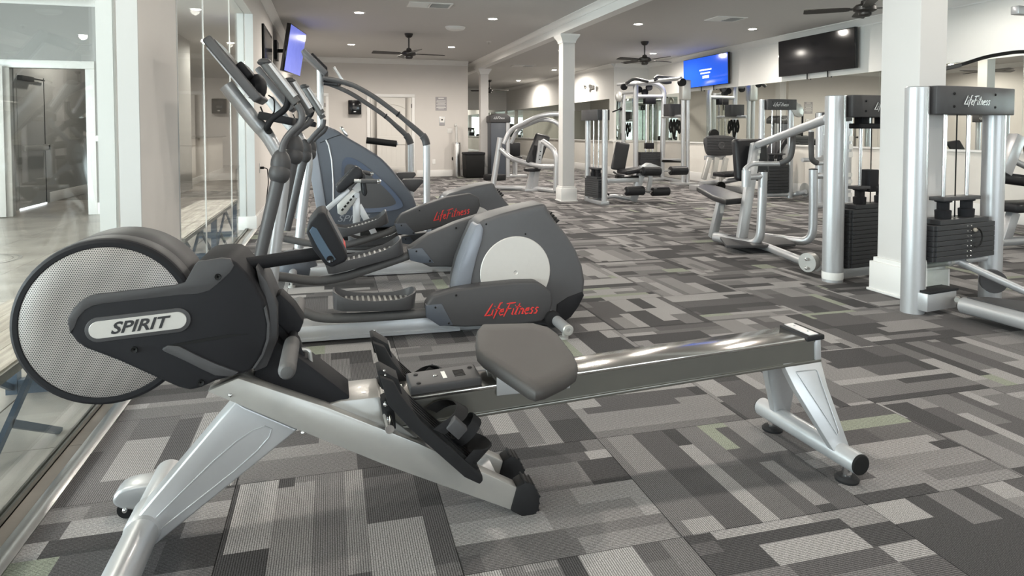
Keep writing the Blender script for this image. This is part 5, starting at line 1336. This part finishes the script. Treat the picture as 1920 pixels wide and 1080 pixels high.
pd = build('foot_platform', G().prism([(p.x, p.y) for p in pl], 0.125, 0.14, 'z'), 'charcoal_plastic', tw, bevel=0.003)
build('platform_edge', G().prism([(p.x, p.y) for p in pl], 0.118, 0.125, 'z'), 'silver_paint', pd)
build('pulley', G().cyl((4.16, 3.36, 0.15), (4.19, 3.40, 0.15), 0.075, 22), 'charcoal_plastic', tw)
build('instruction_strip', G().obox(Vector((3.505, 3.36, 0.23)) + Vector((0.049, -0.049, 0)), (0.7, 0.7, 0), (0, 0, 1), (0.7, -0.7, 0), 0.012, 0.10, 0.0012), 'paper', tw)
gp = build('clear_guard', G().obox(m - d*0.2 + n*0.03 + Vector((0, 0, 0.22)), d, n, (0, 0, 1), 0.10, 0.002, 0.085), 'clear_guard', tw)
build('selector_pin', G().ball(m + d*0.07 + n*0.09 + Vector((0, 0, 0.50)), 0.014, 10), 'table_wood', tw)
cp_ = [m + d*(0.07 + 0.055*math.sin(2*PI*i/16)) + n*0.10 + Vector((0, 0, 0.45 + 0.06*math.cos(2*PI*i/16))) for i in range(10)]
build('pin_cord', G().tube(cp_, 0.005, 8), 'black_matte', tw)

# ---- chest press machine with tower
cpm = thing('chest_press_machine', 'silver press machine with padded seat left of the wide white column', 'weight machine', (3.95, 5.2, 0), 'weight machines')
m, d, n = tower(cpm, (3.645, 4.215), (4.42, 4.335), 0.074, 1.395, 0.16, (0.10, 0.575), 15, logo_size=0.054)
build('base_crossbar', G().obox(m + Vector((0, 0, 0.06)), d, n, (0, 0, 1), 0.33, 0.04, 0.035), 'silver_paint', cpm, bevel=0.004)
build('pulley_housing', G().obox(m - d*0.02 + Vector((0, 0, 0.75)), d, n, (0, 0, 1), 0.05, 0.05, 0.085), 'dark_plastic', cpm, bevel=0.006)
build('top_lift_bar', G().obox(m + Vector((0, 0, 1.17)), d, n, (0, 0, 1), 0.19, 0.05, 0.02).obox(m - d*0.11 + Vector((0, 0, 1.2)), d, n, (0, 0, 1), 0.035, 0.04, 0.05).obox(m + d*0.11 + Vector((0, 0, 1.2)), d, n, (0, 0, 1), 0.035, 0.04, 0.05), 'dark_plastic', cpm, bevel=0.006)
Yq = 5.42
pf = lambda x, y, Y=Yq: PV(x, y, Y)
pa = [pf(1431, 322), pf(1428, 400), pf(1425, 462)]; pa[2].z = 0.06
pa += [Vector((pf(1361, 456, 5.75).x, 5.95, 0.06))]
ptube('press_post', cpm, pa, 0.040, fil=0.16)
pb = [pf(1525, 318), pf(1525, 400), pf(1523, 462)]; pb[2].z = 0.06
pb += [Vector((pb[2].x - 0.22, 5.85, 0.06))]
ptube('press_post', cpm, pb, 0.040, fil=0.16)
for p in (pa[0], pb[0]): build('post_cap', G().lathe([(0.041, 0.0), (0.041, 0.006), (0.02, 0.010)], p, n=20), 'black_matte', cpm)
k0 = pf(1399, 333)
build('post_crosspiece', G().cyl(k0, pf(1430, 330), 0.030, 14), 'silver_paint', cpm)
build('pivot_knuckle', G().cyl(k0 + Vector((0, 0, -0.085)), k0 + Vector((0, 0, 0.07)), 0.040, 18), 'silver_paint', cpm)
k1 = pb[0] + Vector((0.10, 0, -0.06))
build('post_crosspiece', G().cyl(pb[0] + Vector((0, 0, -0.06)), k1, 0.030, 14), 'silver_paint', cpm)
hp = [k0 + Vector((0, 0, 0.07)), pf(1396, 318), pf(1408, 307), pf(1462, 307), pf(1482, 298, 5.35), pf(1487, 270, 5.35), pf(1487, 247, 5.35)]
h = ptube('press_handle', cpm, hp[:4], 0.022, 'silver_paint', 0.07)
build('handle_grip', G().tube(hp[3:], 0.026, 14, 0.06), 'grip_rubber', h)
build('grip_end', G().lathe([(0.026, 0.0), (0.024, 0.012), (0.01, 0.016)], hp[-1], n=16), 'silver_paint', h)
hp = [pf(1550, 305), pf(1532, 306), pf(1522, 300), pf(1521, 275), pf(1521, 247)]
h = build('press_handle', G().tube(hp[:2], 0.022, 12), 'silver_paint', cpm)
build('handle_grip', G().tube(hp[1:], 0.026, 14, 0.06), 'grip_rubber', h)
build('grip_end', G().lathe([(0.026, 0.0), (0.024, 0.012), (0.01, 0.016)], hp[-1], n=16), 'silver_paint', h)
lt = PV(1417, 270, 5.95); lb = PV(1390, 438, 5.75); lb.z = 0.06
build('back_frame', G().bar([lb, lt], 0.05, 0.028), 'silver_paint', cpm, bevel=0.006)
for u in (0.80, 0.86, 0.92):
    q = lb + (lt - lb)*u; build('frame_sticker', G().obox(q + Vector((0.02, -0.052, 0)), (1, 0, 0), (0, 1, 0), (0, 0, 1), 0.012, 0.002, 0.015), 'paper', cpm)
build('overhead_arm', G().cyl(PV(1420, 272, 5.95), Vector((3.60, 4.24, at_y(1550, 222, 4.24).z)), 0.036, 18), 'silver_paint', cpm)
b0, b1 = PV(1392, 332, 6.02), PV(1403, 268, 6.10); d3 = (b1 - b0).normalized(); n3 = Vector((0, -1, 0)).cross(d3).normalized()
build('back_pad', G().obox((b0 + b1)/2 + Vector((0.06, 0, 0)), (1, 0, 0.0), (0, 1, 0), (0, 0.15, 1), 0.19, 0.055, (b1 - b0).length/2 + 0.03), 'vinyl', cpm, bevel=0.04, seg=4)
sp_ = [at_z(x, y, 0.46) for x, y in ((1306, 350), (1319, 344), (1352, 350), (1395, 365), (1393, 371), (1361, 374), (1335, 366))]
build('seat', G().prism([(p.x, p.y) for p in sp_], 0.40, 0.46, 'z'), 'vinyl', cpm, bevel=0.018, seg=3)
s0 = PV(1352, 378, 6.1); s1 = PV(1336, 447, 6.2); s1.z = 0.02
build('seat_post', G().bar([s1, s0], 0.04, 0.03), 'silver_paint', cpm, bevel=0.006)
build('seat_label', G().obox(s1 + (s0 - s1)*0.8 + Vector((0.005, -0.042, 0)), (1, 0, 0), (0, 1, 0), (0, 0, 1), 0.018, 0.002, 0.04), 'paper', cpm)
pp = [at_z(x, y, 0.075) for x, y in ((1350, 446), (1400, 436), (1470, 447), (1492, 459), (1425, 462), (1362, 462))]
build('foot_platform', G().prism([(p.x, p.y) for p in pp], 0.06, 0.085, 'z'), 'charcoal_plastic', cpm, bevel=0.004)
build('base_tube', G().tube([(s1.x, s1.y, 0.05), (3.93, 5.4, 0.05), (3.66, 4.40, 0.07)], 0.036, 14, 0.1), 'silver_paint', cpm)
build('base_bracket', G().cyl((3.60, 4.44, 0.10), (3.66, 4.46, 0.10), 0.075, 22), 'grey_silver', cpm)
build('base_bolt', G().ball((3.585, 4.43, 0.06), 0.014, 10).ball((3.585, 4.43, 0.13), 0.014, 10), 'chrome', cpm)
q = Vector((3.625 + 0.0, 4.215 - 0.083, 0.06))
build('serial_band', G().lathe([(0.0745, 0.02), (0.0755, 0.025), (0.0755, 0.07), (0.0745, 0.075)], (3.645, 4.215, 0), n=28), 'paper', cpm)

# ---- leg extension machine beside the slim column
le = thing('leg_extension_machine', 'leg extension machine with four black roller pads beside the slim column', 'weight machine', (4.4, 9.7, 0), 'weight machines')
m, d, n = tower(le, (4.06, 9.55), (4.02, 10.15), 0.045, 1.46, 0.16, (0.09, 0.42), 10, logo=True, logo_size=0.06, depth=0.2)
build('base_bar', G().box(3.98, 4.12, 9.5, 10.2, 0.0, 0.06), 'silver_paint', le, bevel=0.004)
Yl = 9.75
V = lambda x, y, Y=Yl: PV(x, y, Y)
build('main_beam', G().bar([V(1128, 339), V(1196, 337)], 0.05, 0.035), 'silver_paint', le, bevel=0.004)
f0 = V(1186, 380); f0.z = 0.02
build('front_leg', G().bar([f0, V(1196, 345), V(1206, 312)], 0.06, 0.035), 'silver_paint', le, bevel=0.004)
build('floor_bar', G().tube([(4.06, 9.85, 0.05), (4.35, 9.9, 0.10), (f0.x, Yl, 0.05)], 0.035, 12, 0.1), 'silver_paint', le)
b0, b1 = V(1158, 318, 10.0), V(1168, 268, 10.15)
build('back_pad', G().obox((b0 + b1)/2, (1, 0.25, -0.15), (-0.25, 1, 0.15), (b1 - b0), 0.135, 0.035, (b1 - b0).length/2 + 0.01), 'vinyl', le, bevel=0.03, seg=3)
sp0 = V(1186, 320, 9.85)
build('seat', G().obox(sp0, (1, 0, 0.12), (0, 1, 0), (-0.12, 0, 1), 0.20, 0.18, 0.035), 'vinyl', le, bevel=0.025, seg=3)
build('seat_frame', G().bar([V(1155, 332), V(1170, 336), V(1196, 332)], 0.04, 0.03), 'black_matte', le)
for (x, y, Y_) in ((1221, 321, 9.55), (1272, 320, 9.75), (1190, 358, 9.55), (1238, 359, 9.75)):
    c = V(x, y, Y_); w = 0.155
    r_ = build('roller_pad', G().lathe([(0.03, -w - 0.004), (0.062, -w), (0.072, -w + 0.012), (0.072, w - 0.012), (0.062, w), (0.03, w + 0.004)], c, (1, 0.05, 0.0), 24), 'vinyl', le)
    build('roller_hub', G().cyl(c - Vector((w + 0.015, 0, 0)), c - Vector((w - 0.01, 0, 0)), 0.028, 14), 'chrome', r_)
build('roller_axle', G().cyl(V(1200, 321, 9.65), V(1292, 320, 9.75), 0.014, 10).cyl(V(1172, 358, 9.65), V(1257, 359, 9.75), 0.014, 10), 'chrome', le)
build('swing_arm', G().bar([V(1216, 312), V(1220, 335), V(1214, 362)], 0.03, 0.025), 'silver_paint', le, bevel=0.003)
build('top_shroud', G().prism(xz([(1203, 312), (1214, 305), (1236, 313), (1240, 322), (1205, 326)], Yl), Yl - 0.1, Yl + 0.06), 'silver_paint', le, bevel=0.008)
build('seat_handle', G().tube([V(1150, 322), V(1156, 326), V(1170, 330)], 0.016, 10), 'grip_rubber', le)
build('range_wheel', G().tube([V(1136, 345) + Vector((0, 0, 0)), V(1134, 358), V(1142, 366)], 0.012, 8, 0.05), 'black_matte', le)

# ---- shoulder press machine with arched frame
sm = thing('shoulder_press_machine', 'press machine with big arched silver tubes behind the slim column', 'weight machine', (3.5, 12.2, 0), 'weight machines')
V = PV
a = V(924, 352, 12.65); a.z = 0.04
ptube('left_post', sm, [a, V(938, 258, 12.65)], 0.055)
ptube('arch_tube', sm, [V(944, 270, 12.6), V(956, 244, 12.6), V(1016, 214, 12.1), V(1062, 214, 11.9)], 0.045, fil=0.25)
ptube('arch_tube', sm, [V(958, 268, 12.7), V(971, 241, 12.6), V(1018, 222, 12.2), V(1047, 230, 12.0), V(1058, 250, 12.0)], 0.04, fil=0.25)
ptube('side_tube', sm, [V(938, 279, 12.6), V(956, 296, 12.5), V(1008, 312, 12.0), V(1042, 312, 11.6)], 0.045, fil=0.25)
b = V(1042, 365, 11.6); b.z = 0.04
ptube('right_post', sm, [b, V(1044, 283, 11.6), V(1018, 265, 12.0)], 0.05, fil=0.25)
c = V(1006, 356, 12.1); c.z = 0.045
ptube('base_tube', sm, [a, c, b], 0.045, fil=0.2)
p0, p1 = V(999, 305, 12.15), V(1018, 254, 12.35)
build('back_pad', G().obox((p0 + p1)/2, (1, 0, -0.25), (0.2, 1, 0.3), (p1 - p0), 0.15, 0.05, (p1 - p0).length/2 + 0.02), 'vinyl', sm, bevel=0.04, seg=3)
q = V(1002, 350, 12.1); q.z = 0.03
pfm = build('pad_frame', G().bar([q, V(1015, 264, 12.1)], 0.05, 0.03), 'silver_paint', sm, bevel=0.004)
for u in (0.62, 0.70, 0.78):
    w = q + (V(1015, 264, 12.1) - q)*u; build('adjust_hole', G().ball(w + Vector((0, -0.05, 0)), 0.012, 8), 'black_matte', pfm)
sc = V(998, 318, 12.15)
build('seat', G().lathe([(0.05, -0.035), (0.15, -0.03), (0.165, -0.01), (0.165, 0.015), (0.15, 0.03), (0.03, 0.035)], sc, n=24), 'vinyl', sm)
q = V(990, 352, 12.15); q.z = 0.02
build('seat_post', G().bar([q, sc - Vector((0, 0, 0.03))], 0.05, 0.035), 'silver_paint', sm)
build('floor_bar', G().box(q.x - 0.1, c.x + 0.1, 12.0, 12.3, 0.0, 0.05), 'silver_paint', sm, bevel=0.004)

# ---- tall shrouded tower near the farthest column
et = thing('shrouded_weight_tower', 'tall grey shrouded weight tower beside the farthest column', 'weight machine', (4.35, 16.3, 0), 'weight machines')
x0, x1 = at_y(918, 300, 15.85).x + 0.05, at_y(958, 300, 15.85).x
build('shroud', G().box(x0, x1 - 0.12, 15.9, 16.3, 0.03, 1.38), 'stepper_plastic', et, bevel=0.02)
ho = build('hood', G().prism([(x0 - 0.02, 1.34), (x0 - 0.02, 1.50), (x0 + 0.12, 1.56), (x1 - 0.1, 1.56), (x1, 1.48), (x1, 1.34)], 15.87, 16.35), 'charcoal_plastic', et, bevel=0.02)
life_logo('hood_lettering', 'silver_print', ho, ((x0 + x1)/2 - 0.05, 15.868, 1.45), (1, 0, 0), (0, 0, 1), 0.055)
build('column_tube', G().cyl((x1 - 0.06, 15.95, 0.0), (x1 - 0.06, 15.95, 1.45), 0.06, 20), 'silver_paint', et)
build('base_foot', G().box(x0, x1 + 0.45, 15.95, 16.25, 0, 0.05), 'silver_paint', et, bevel=0.004)
sx = at_y(965, 300, 16.0).x + 0.05
build('seat_post', G().cyl((sx, 16.05, 0.04), (sx, 16.05, 0.45), 0.035, 14), 'silver_paint', et)
build('seat', G().lathe([(0.14, 0.44), (0.16, 0.46), (0.15, 0.50)], (sx, 16.05, 0), n=20), 'vinyl', et)
build('back_pad', G().box(sx - 0.15, sx + 0.15, 16.18, 16.25, 0.5, 0.85), 'vinyl', et, bevel=0.03)
build('back_post', G().box(sx - 0.03, sx + 0.03, 16.25, 16.3, 0.04, 0.8), 'silver_paint', et)

# ---- aerobic step
stepb = thing('aerobic_step', 'low black exercise step on the carpet near the trash bin', 'step platform', (3.66, 15.0, 0))
hx_ = [(3.66 + 0.27*math.cos(PI/8 + i*PI/4), 15.05 + 0.24*math.sin(PI/8 + i*PI/4)) for i in range(8)]
build('step_body', G().prism(hx_, 0.0, 0.13, 'z'), 'rubber', stepb, bevel=0.02)
build('step_top', G().prism([(3.66 + (x - 3.66)*0.6, 15.05 + (y - 15.05)*0.6) for x, y in hx_], 0.13, 0.137, 'z'), 'grey_plastic', stepb)

# ---- cable machine in the corner
ft = thing('cable_machine', 'tall multi-station cable machine with pull-up bar below the blue television', 'weight machine', (6.8, 13.9, 0), 'weight machines')
Yc = 14.1
V = lambda x, y, Y=Yc: PV(x, y, Y)
lb, lt = V(1192, 338), V(1192, 158); lb.z = 0.0
rb_, rt_ = V(1241, 338), V(1244, 176); rb_.z = 0.0
ptube('frame_post', ft, [lb, lt], 0.06)
ptube('frame_arch', ft, [V(1175, 157), V(1230, 156), V(1245, 168), rb_], 0.06, fil=0.25)
ptube('frame_crossbar', ft, [V(1193, 181), V(1243, 181)], 0.045)
mid = (lb + rb_)/2
for s in (-0.085, 0.085): build('guide_rod', G().cyl((mid.x + s, Yc, 0.1), (mid.x + s, Yc, V(1215, 190).z), 0.016, 10), 'rod_steel', ft)
zst = V(1215, 285).z; npl = 14
for k in range(npl):
    z0 = 0.08 + k*(zst - 0.08)/npl
    build('weight_plate', G().box(mid.x - 0.245, mid.x + 0.245, Yc - 0.08, Yc + 0.08, z0, z0 + (zst - 0.08)/npl*0.93), 'weight_plate', ft)
build('stack_top', G().box(mid.x - 0.1, mid.x + 0.1, Yc - 0.06, Yc + 0.06, V(1215, 279).z, V(1215, 268).z), 'dark_plastic', ft, bevel=0.008)
build('top_block', G().box(mid.x - 0.13, mid.x + 0.13, Yc - 0.07, Yc + 0.07, V(1215, 195).z, V(1215, 184).z), 'dark_plastic', ft, bevel=0.01)
build('stack_cable', G().cyl((mid.x, Yc, zst), (mid.x, Yc, V(1215, 184).z), 0.006, 8), 'black_matte', ft)
build('stack_guard', G().box(mid.x - 0.25, mid.x + 0.25, Yc + 0.09, Yc + 0.10, 0.6, V(1215, 183).z), 'clear_guard', ft)
for (x, y, Y_) in ((1170, 163, 14.2), (1198, 168, 14.2), (1209, 173, 14.15), (1217, 164, 14.1)):
    c = V(x, y, Y_); build('pulley', G().cyl(c - Vector((0, 0.03, 0)), c + Vector((0, 0.03, 0)), 0.075, 20), 'dark_plastic', ft)
rc0 = V(1285, 346, 12.75); rc0.z = 0.0; rct = V(1285, 165, 12.75)
for s in (-0.055, 0.055): build('slide_column', G().cyl(rc0 + Vector((s, 0, 0)), rct + Vector((s, 0, 0)), 0.042, 16), 'silver_paint', ft)
ph = build('pulley_head', G().box(rct.x - 0.11, rct.x + 0.09, 12.66, 12.84, V(1285, 188, 12.75).z, V(1285, 150, 12.75).z), 'grey_silver', ft, bevel=0.03, seg=3)
build('head_wheel', G().cyl((rct.x - 0.11, 12.65, V(1285, 155, 12.75).z), (rct.x - 0.11, 12.75, V(1285, 155, 12.75).z), 0.08, 18), 'black_matte', ph)
build('column_foot', G().box(rc0.x - 0.25, rc0.x + 0.2, 12.55, 12.95, 0.0, 0.05), 'silver_paint', ft, bevel=0.006)
lc0 = V(1169, 330, 14.9); lc0.z = 0; lct = V(1169, 172, 14.9)
build('slide_column', G().cyl(lc0, lct, 0.05, 16), 'silver_paint', ft)
ph = build('pulley_head', G().ball(V(1161, 181, 14.85), 0.14, 16, (0.75, 0.5, 1.0)), 'grey_silver', ft)
build('head_arm', G().cyl(V(1165, 175, 14.9), V(1192, 173, 14.3), 0.035, 12), 'silver_paint', ft)
build('hanging_strap', G().tube([V(1158, 190, 14.8), V(1157, 205, 14.8)], 0.015, 8), 'black_matte', ft)
ptube('pull_up_bar', ft, [V(1158, 158, 14.5), V(1192, 157), V(1240, 151, 13.5), V(1277, 147, 12.75)], 0.04, fil=0.15)
for path in (((1174, 157), (1189, 147), (1215, 153)), ((1227, 148), (1232, 143), (1266, 147)), ((1227, 149), (1248, 156), (1258, 154))):
    ptube('pull_up_grip', ft, [V(x, y, 13.6) for x, y in path], 0.035, 'grip_rubber', 0.08)
sh0, sh1 = V(1243, 219, 13.9), V(1278, 218, 12.9)
build('shelf_bar', G().cyl(sh0, sh1, 0.035, 12), 'silver_paint', ft)
q = V(1263, 207, 13.3)
build('storage_box', G().box(q.x - 0.17, q.x + 0.17, 13.2, 13.45, q.z - 0.13, q.z + 0.14), 'charcoal_plastic', ft, bevel=0.01)
for k, (x, y0, y1) in enumerate(((1258, 224, 250), (1264, 224, 262), (1270, 224, 246), (1274, 226, 252))):
    a, b = V(x, y0, 13.3), V(x, y1, 13.3)
    build('handle_strap', G().tube([a, (a + b)/2 + Vector((0.03, 0, 0)), b, (a + b)/2 - Vector((0.04, 0, 0)), a], 0.022, 8, 0.06), 'black_matte', ft)
build('low_shelf', G().obox(V(1259, 302, 13.4), V(1278, 302, 12.9) - V(1243, 302, 13.9), (0.3, 1, 0), (0, 0, 1), 0.5, 0.10, 0.03), 'black_matte', ft, bevel=0.01)
build('low_shelf_bar', G().cyl(V(1243, 300, 13.95), V(1280, 300, 12.8), 0.03, 12), 'silver_paint', ft)
build('cross_foot', G().box(lb.x - 0.08, rb_.x + 0.08, Yc - 0.2, Yc + 0.2, 0.0, 0.06), 'silver_paint', ft, bevel=0.006)
build('side_beam', G().tube([(lc0.x, 14.9, 0.05), (lb.x, Yc, 0.05)], 0.035, 10).tube([(rb_.x, Yc, 0.05), (rc0.x, 12.8, 0.05)], 0.035, 10), 'silver_paint', ft)
build('side_knob', G().ball(V(1164, 204, 14.6), 0.04, 12).cyl(V(1164, 204, 14.6), V(1148, 210, 14.7), 0.016, 8), 'black_matte', ft)

# ---- leg press with ribbed foot plate
lp = thing('leg_press_machine', 'leg press with a ribbed dark foot plate and black reclined pad', 'weight machine', (7.0, 10.9, 0), 'weight machines')
Yf_ = 11.3
V = lambda x, y, Y=Yf_: PV(x, y, Y)
fpoly = smooth_poly(xz([(1320, 262), (1326, 255), (1352, 253), (1376, 256), (1382, 262), (1385, 291), (1330, 293), (1324, 286)], Yf_), 1)
fp = build('foot_plate', G().prism(fpoly, Yf_, Yf_ + 0.05), 'charcoal_plastic', lp, bevel=0.012)
for k in range(11):
    z = V(1350, 259 + k*3.0).z
    build('plate_rib', G().box(V(1326, 270).x, V(1381, 270).x, Yf_ - 0.005, Yf_ + 0.01, z - 0.004, z + 0.004), 'dark_plastic', fp)
q = V(1353, 273); build('plate_emblem', G().lathe([(0.075, 0.0), (0.07, -0.010), (0.045, -0.011), (0.04, -0.004), (0.001, -0.004)], (q.x, Yf_ - 0.002, q.z), (0, 1, 0), 28), 'charcoal_plastic', fp)
q = V(1337, 252, Yf_ + 0.15); build('plate_pulley', G().cyl((q.x, Yf_ + 0.1, q.z), (q.x, Yf_ + 0.15, q.z), 0.10, 24), 'black_matte', lp)
for (xt, xb, yb) in ((1330, 1319, 336), (1344, 1337, 334), (1361, 1352, 345)):
    a = V(xt, 296, Yf_ + 0.03); b = V(xb, yb, Yf_ - 0.05); b.z = max(b.z, 0.1)
    build('plate_post', G().bar([b, a], 0.045, 0.035), 'grey_silver', lp, bevel=0.004)
build('plate_hub', G().box(V(1326, 298).x, V(1364, 298).x, Yf_ + 0.05, Yf_ + 0.12, V(1350, 300).z, V(1350, 292).z), 'silver_paint', lp, bevel=0.008)
build('base_rail', G().tube([V(1312, 345), V(1350, 342), V(1384, 336, 11.0)], 0.045, 12), 'silver_paint', lp)
bx0, bx1 = V(1312, 345).x, V(1384, 336, 11.0).x
build('floor_skid', G().box(bx0 - 0.05, bx0 + 0.15, Yf_ - 0.4, Yf_ + 0.3, 0.0, 0.10).box(bx1 - 0.1, bx1 + 0.1, Yf_ - 0.6, Yf_ + 0.2, 0, 0.10), 'silver_paint', lp, bevel=0.006)
c = V(1352, 340, Yf_ - 0.2); build('wheel', G().cyl((c.x, Yf_ - 0.22, 0.10), (c.x, Yf_ - 0.17, 0.10), 0.085, 22), 'black_matte', lp)
build('seat', G().obox(V(1372, 326, 10.9), (1, 0, 0.05), (0, 1, 0), (-0.05, 0, 1), 0.28, 0.2, 0.04), 'vinyl', lp, bevel=0.025, seg=3)
Yb_ = 10.2
b0, b1 = PV(1440, 312, Yb_), PV(1466, 270, Yb_)
build('back_pad', G().obox((b0 + b1)/2 - Vector((0.06, 0, -0.03)), (b1 - b0), (0, 1, 0), (b1 - b0).cross(Vector((0, 1, 0))), (b1 - b0).length/2 + 0.06, 0.18, 0.045), 'vinyl', lp, bevel=0.035, seg=3)
q = PV(1441, 356, Yb_); q.z = 0.03
build('back_frame', G().bar([q, PV(1476, 272, Yb_)], 0.06, 0.04), 'silver_paint', lp, bevel=0.006)
build('back_bracket', G().tube([PV(1472, 268, Yb_), PV(1480, 270, Yb_), PV(1468, 300, Yb_)], 0.014, 8), 'black_matte', lp)
build('side_handle', G().tube([PV(1450, 301, 9.95), PV(1472, 301, 9.95), PV(1478, 297, 9.95)], 0.028, 10, 0.03), 'silver_paint', lp)
cx0 = PV(1428, 250, 9.75).x; cx1 = PV(1480, 250, 9.75).x
m, d, n = tower(lp, (cx0, 9.75), (cx1, 9.72), 0.05, PV(1450, 187, 9.75).z, 0.17, (0.10, 0.62), 10, logo_size=0.06)
q = PV(1495, 205, 9.7)
build('cam_cover', G().prism(smooth_poly(xz([(1482, 190), (1497, 192), (1506, 205), (1504, 222), (1484, 214)], 9.68), 1), 9.66, 9.74), 'grey_silver', lp, bevel=0.006)
build('cam_cable', G().tube([PV(1505, 205, 9.7), PV(1504, 255, 9.7)], 0.016, 8), 'black_matte', lp)
build('low_frame', G().tube([(cx0, 9.75, 0.06), (cx1 + 0.1, 9.72, 0.06), (cx1 + 0.15, 9.5, 0.12)], 0.04, 12, 0.08), 'silver_paint', lp)
build('low_pulley', G().cyl((cx1 + 0.2, 9.6, 0.14), (cx1 + 0.22, 9.6, 0.14), 0.12, 22), 'grey_silver', lp)

# ---- labelled tower in front of the mirror
kt = thing('labelled_weight_tower', 'weight tower with white instruction labels half hidden behind the silver press column', 'weight machine', (7.4, 8.5, 0), 'weight machines')
kx0, kx1 = PV(1537, 300, 8.4).x, PV(1588, 300, 8.4).x
ztk = PV(1537, 212, 8.4).z
for xx in (kx0, kx1): build('column_tube', G().cyl((xx, 8.4, 0), (xx, 8.4, ztk), 0.062, 20), 'silver_paint', kt)
build('back_panel', G().box(kx0, kx1, 8.43, 8.46, 0.12, ztk - 0.1), 'grey_silver', kt)
build('hood', G().box(kx0 - 0.03, kx1 + 0.03, 8.33, 8.49, ztk - 0.12, ztk + 0.01), 'charcoal_plastic', kt, bevel=0.02)
build('base_bar', G().box(kx0 - 0.1, kx1 + 0.35, 8.3, 8.5, 0, 0.07), 'silver_paint', kt, bevel=0.006)
for xx in (kx0 + 0.075, kx1 + 0.005):
    for z in (0.78, 0.90, 1.02): build('instruction_label', G().box(xx - 0.035, xx + 0.035, 8.328, 8.334, z - 0.04, z + 0.04), 'paper', kt)
for z in (0.18, 0.28, 0.38, 0.48): build('instruction_label', G().box(kx1 - 0.03, kx1 + 0.04, 8.33, 8.336, z - 0.03, z + 0.03), 'paper', kt)
build('side_arm', G().tube([(kx0, 8.35, 0.75), (kx0 - 0.15, 8.2, 0.72), (kx0 - 0.5, 8.15, 0.72)], 0.03, 10, 0.08), 'silver_paint', kt)

# ---- pulldown machine at the right edge
rm = thing('pulldown_machine', 'pulldown machine with long black bar and pads at the right edge', 'weight machine', (6.5, 5.0, 0), 'weight machines')
Yr = 5.0
V = lambda x, y, Y=Yr: PV(x, y, Y)
build('seat_beam', G().bar([V(1880, 325), V(1908, 255)], 0.06, 0.05), 'silver_paint', rm, bevel=0.006)
build('thigh_pad', G().cyl(V(1868, 332), V(1968, 345), 0.055, 20), 'vinyl', rm)
build('seat', G().obox(V(1930, 386), (1, 0, 0), (0, 1, 0), (0, 0, 1), 0.36, 0.17, 0.045), 'vinyl', rm, bevel=0.03, seg=3)
a = V(1882, 455); a.z = 0.06
build('seat_leg', G().bar([a, V(1900, 398)], 0.05, 0.035), 'silver_paint', rm, bevel=0.004)
b = V(2010, 440); b.z = 0.06
build('floor_tube', G().cyl(a - Vector((0.05, 0, 0)), Vector((7.5, Yr, 0.06)), 0.045, 14), 'silver_paint', rm)
build('mast', G().box(7.42, 7.54, Yr - 0.05, Yr + 0.05, 0.0, 2.25), 'silver_paint', rm, bevel=0.006)
build('top_boom', G().box(6.35, 7.54, Yr - 0.04, Yr + 0.04, 2.25, 2.33), 'silver_paint', rm, bevel=0.006)
build('support_arm', G().tube([V(1898, 300), V(1940, 320), (7.45, Yr, 0.75)], 0.03, 12, 0.05), 'silver_paint', rm)
bar = [V(1752, 133, 4.9), V(1800, 122, 4.9), V(1850, 106, 4.9), V(1905, 97, 4.9), V(1990, 97, 4.9), V(2050, 110, 4.9)]
pb_ = build('pulldown_bar', G().tube(bar, 0.017, 12, 0.12), 'black_matte', rm)
build('bar_cable', G().cyl(V(1945, 97, 4.9), (V(1945, 97, 4.9).x, Yr, 2.28), 0.006, 8), 'black_matte', pb_)
build('bar_grip', G().tube([bar[0], bar[1]], 0.021, 12), 'grip_rubber', pb_)
build('weight_stack', G().box(7.25, 7.41, Yr - 0.12, Yr + 0.12, 0.08, 0.7), 'weight_plate', rm)
build('back_pad', G().obox(V(1960, 290, 5.25), (1, 0, 0), (0, 1, 0), (0, 0.2, 1), 0.25, 0.045, 0.18), 'vinyl', rm, bevel=0.03)
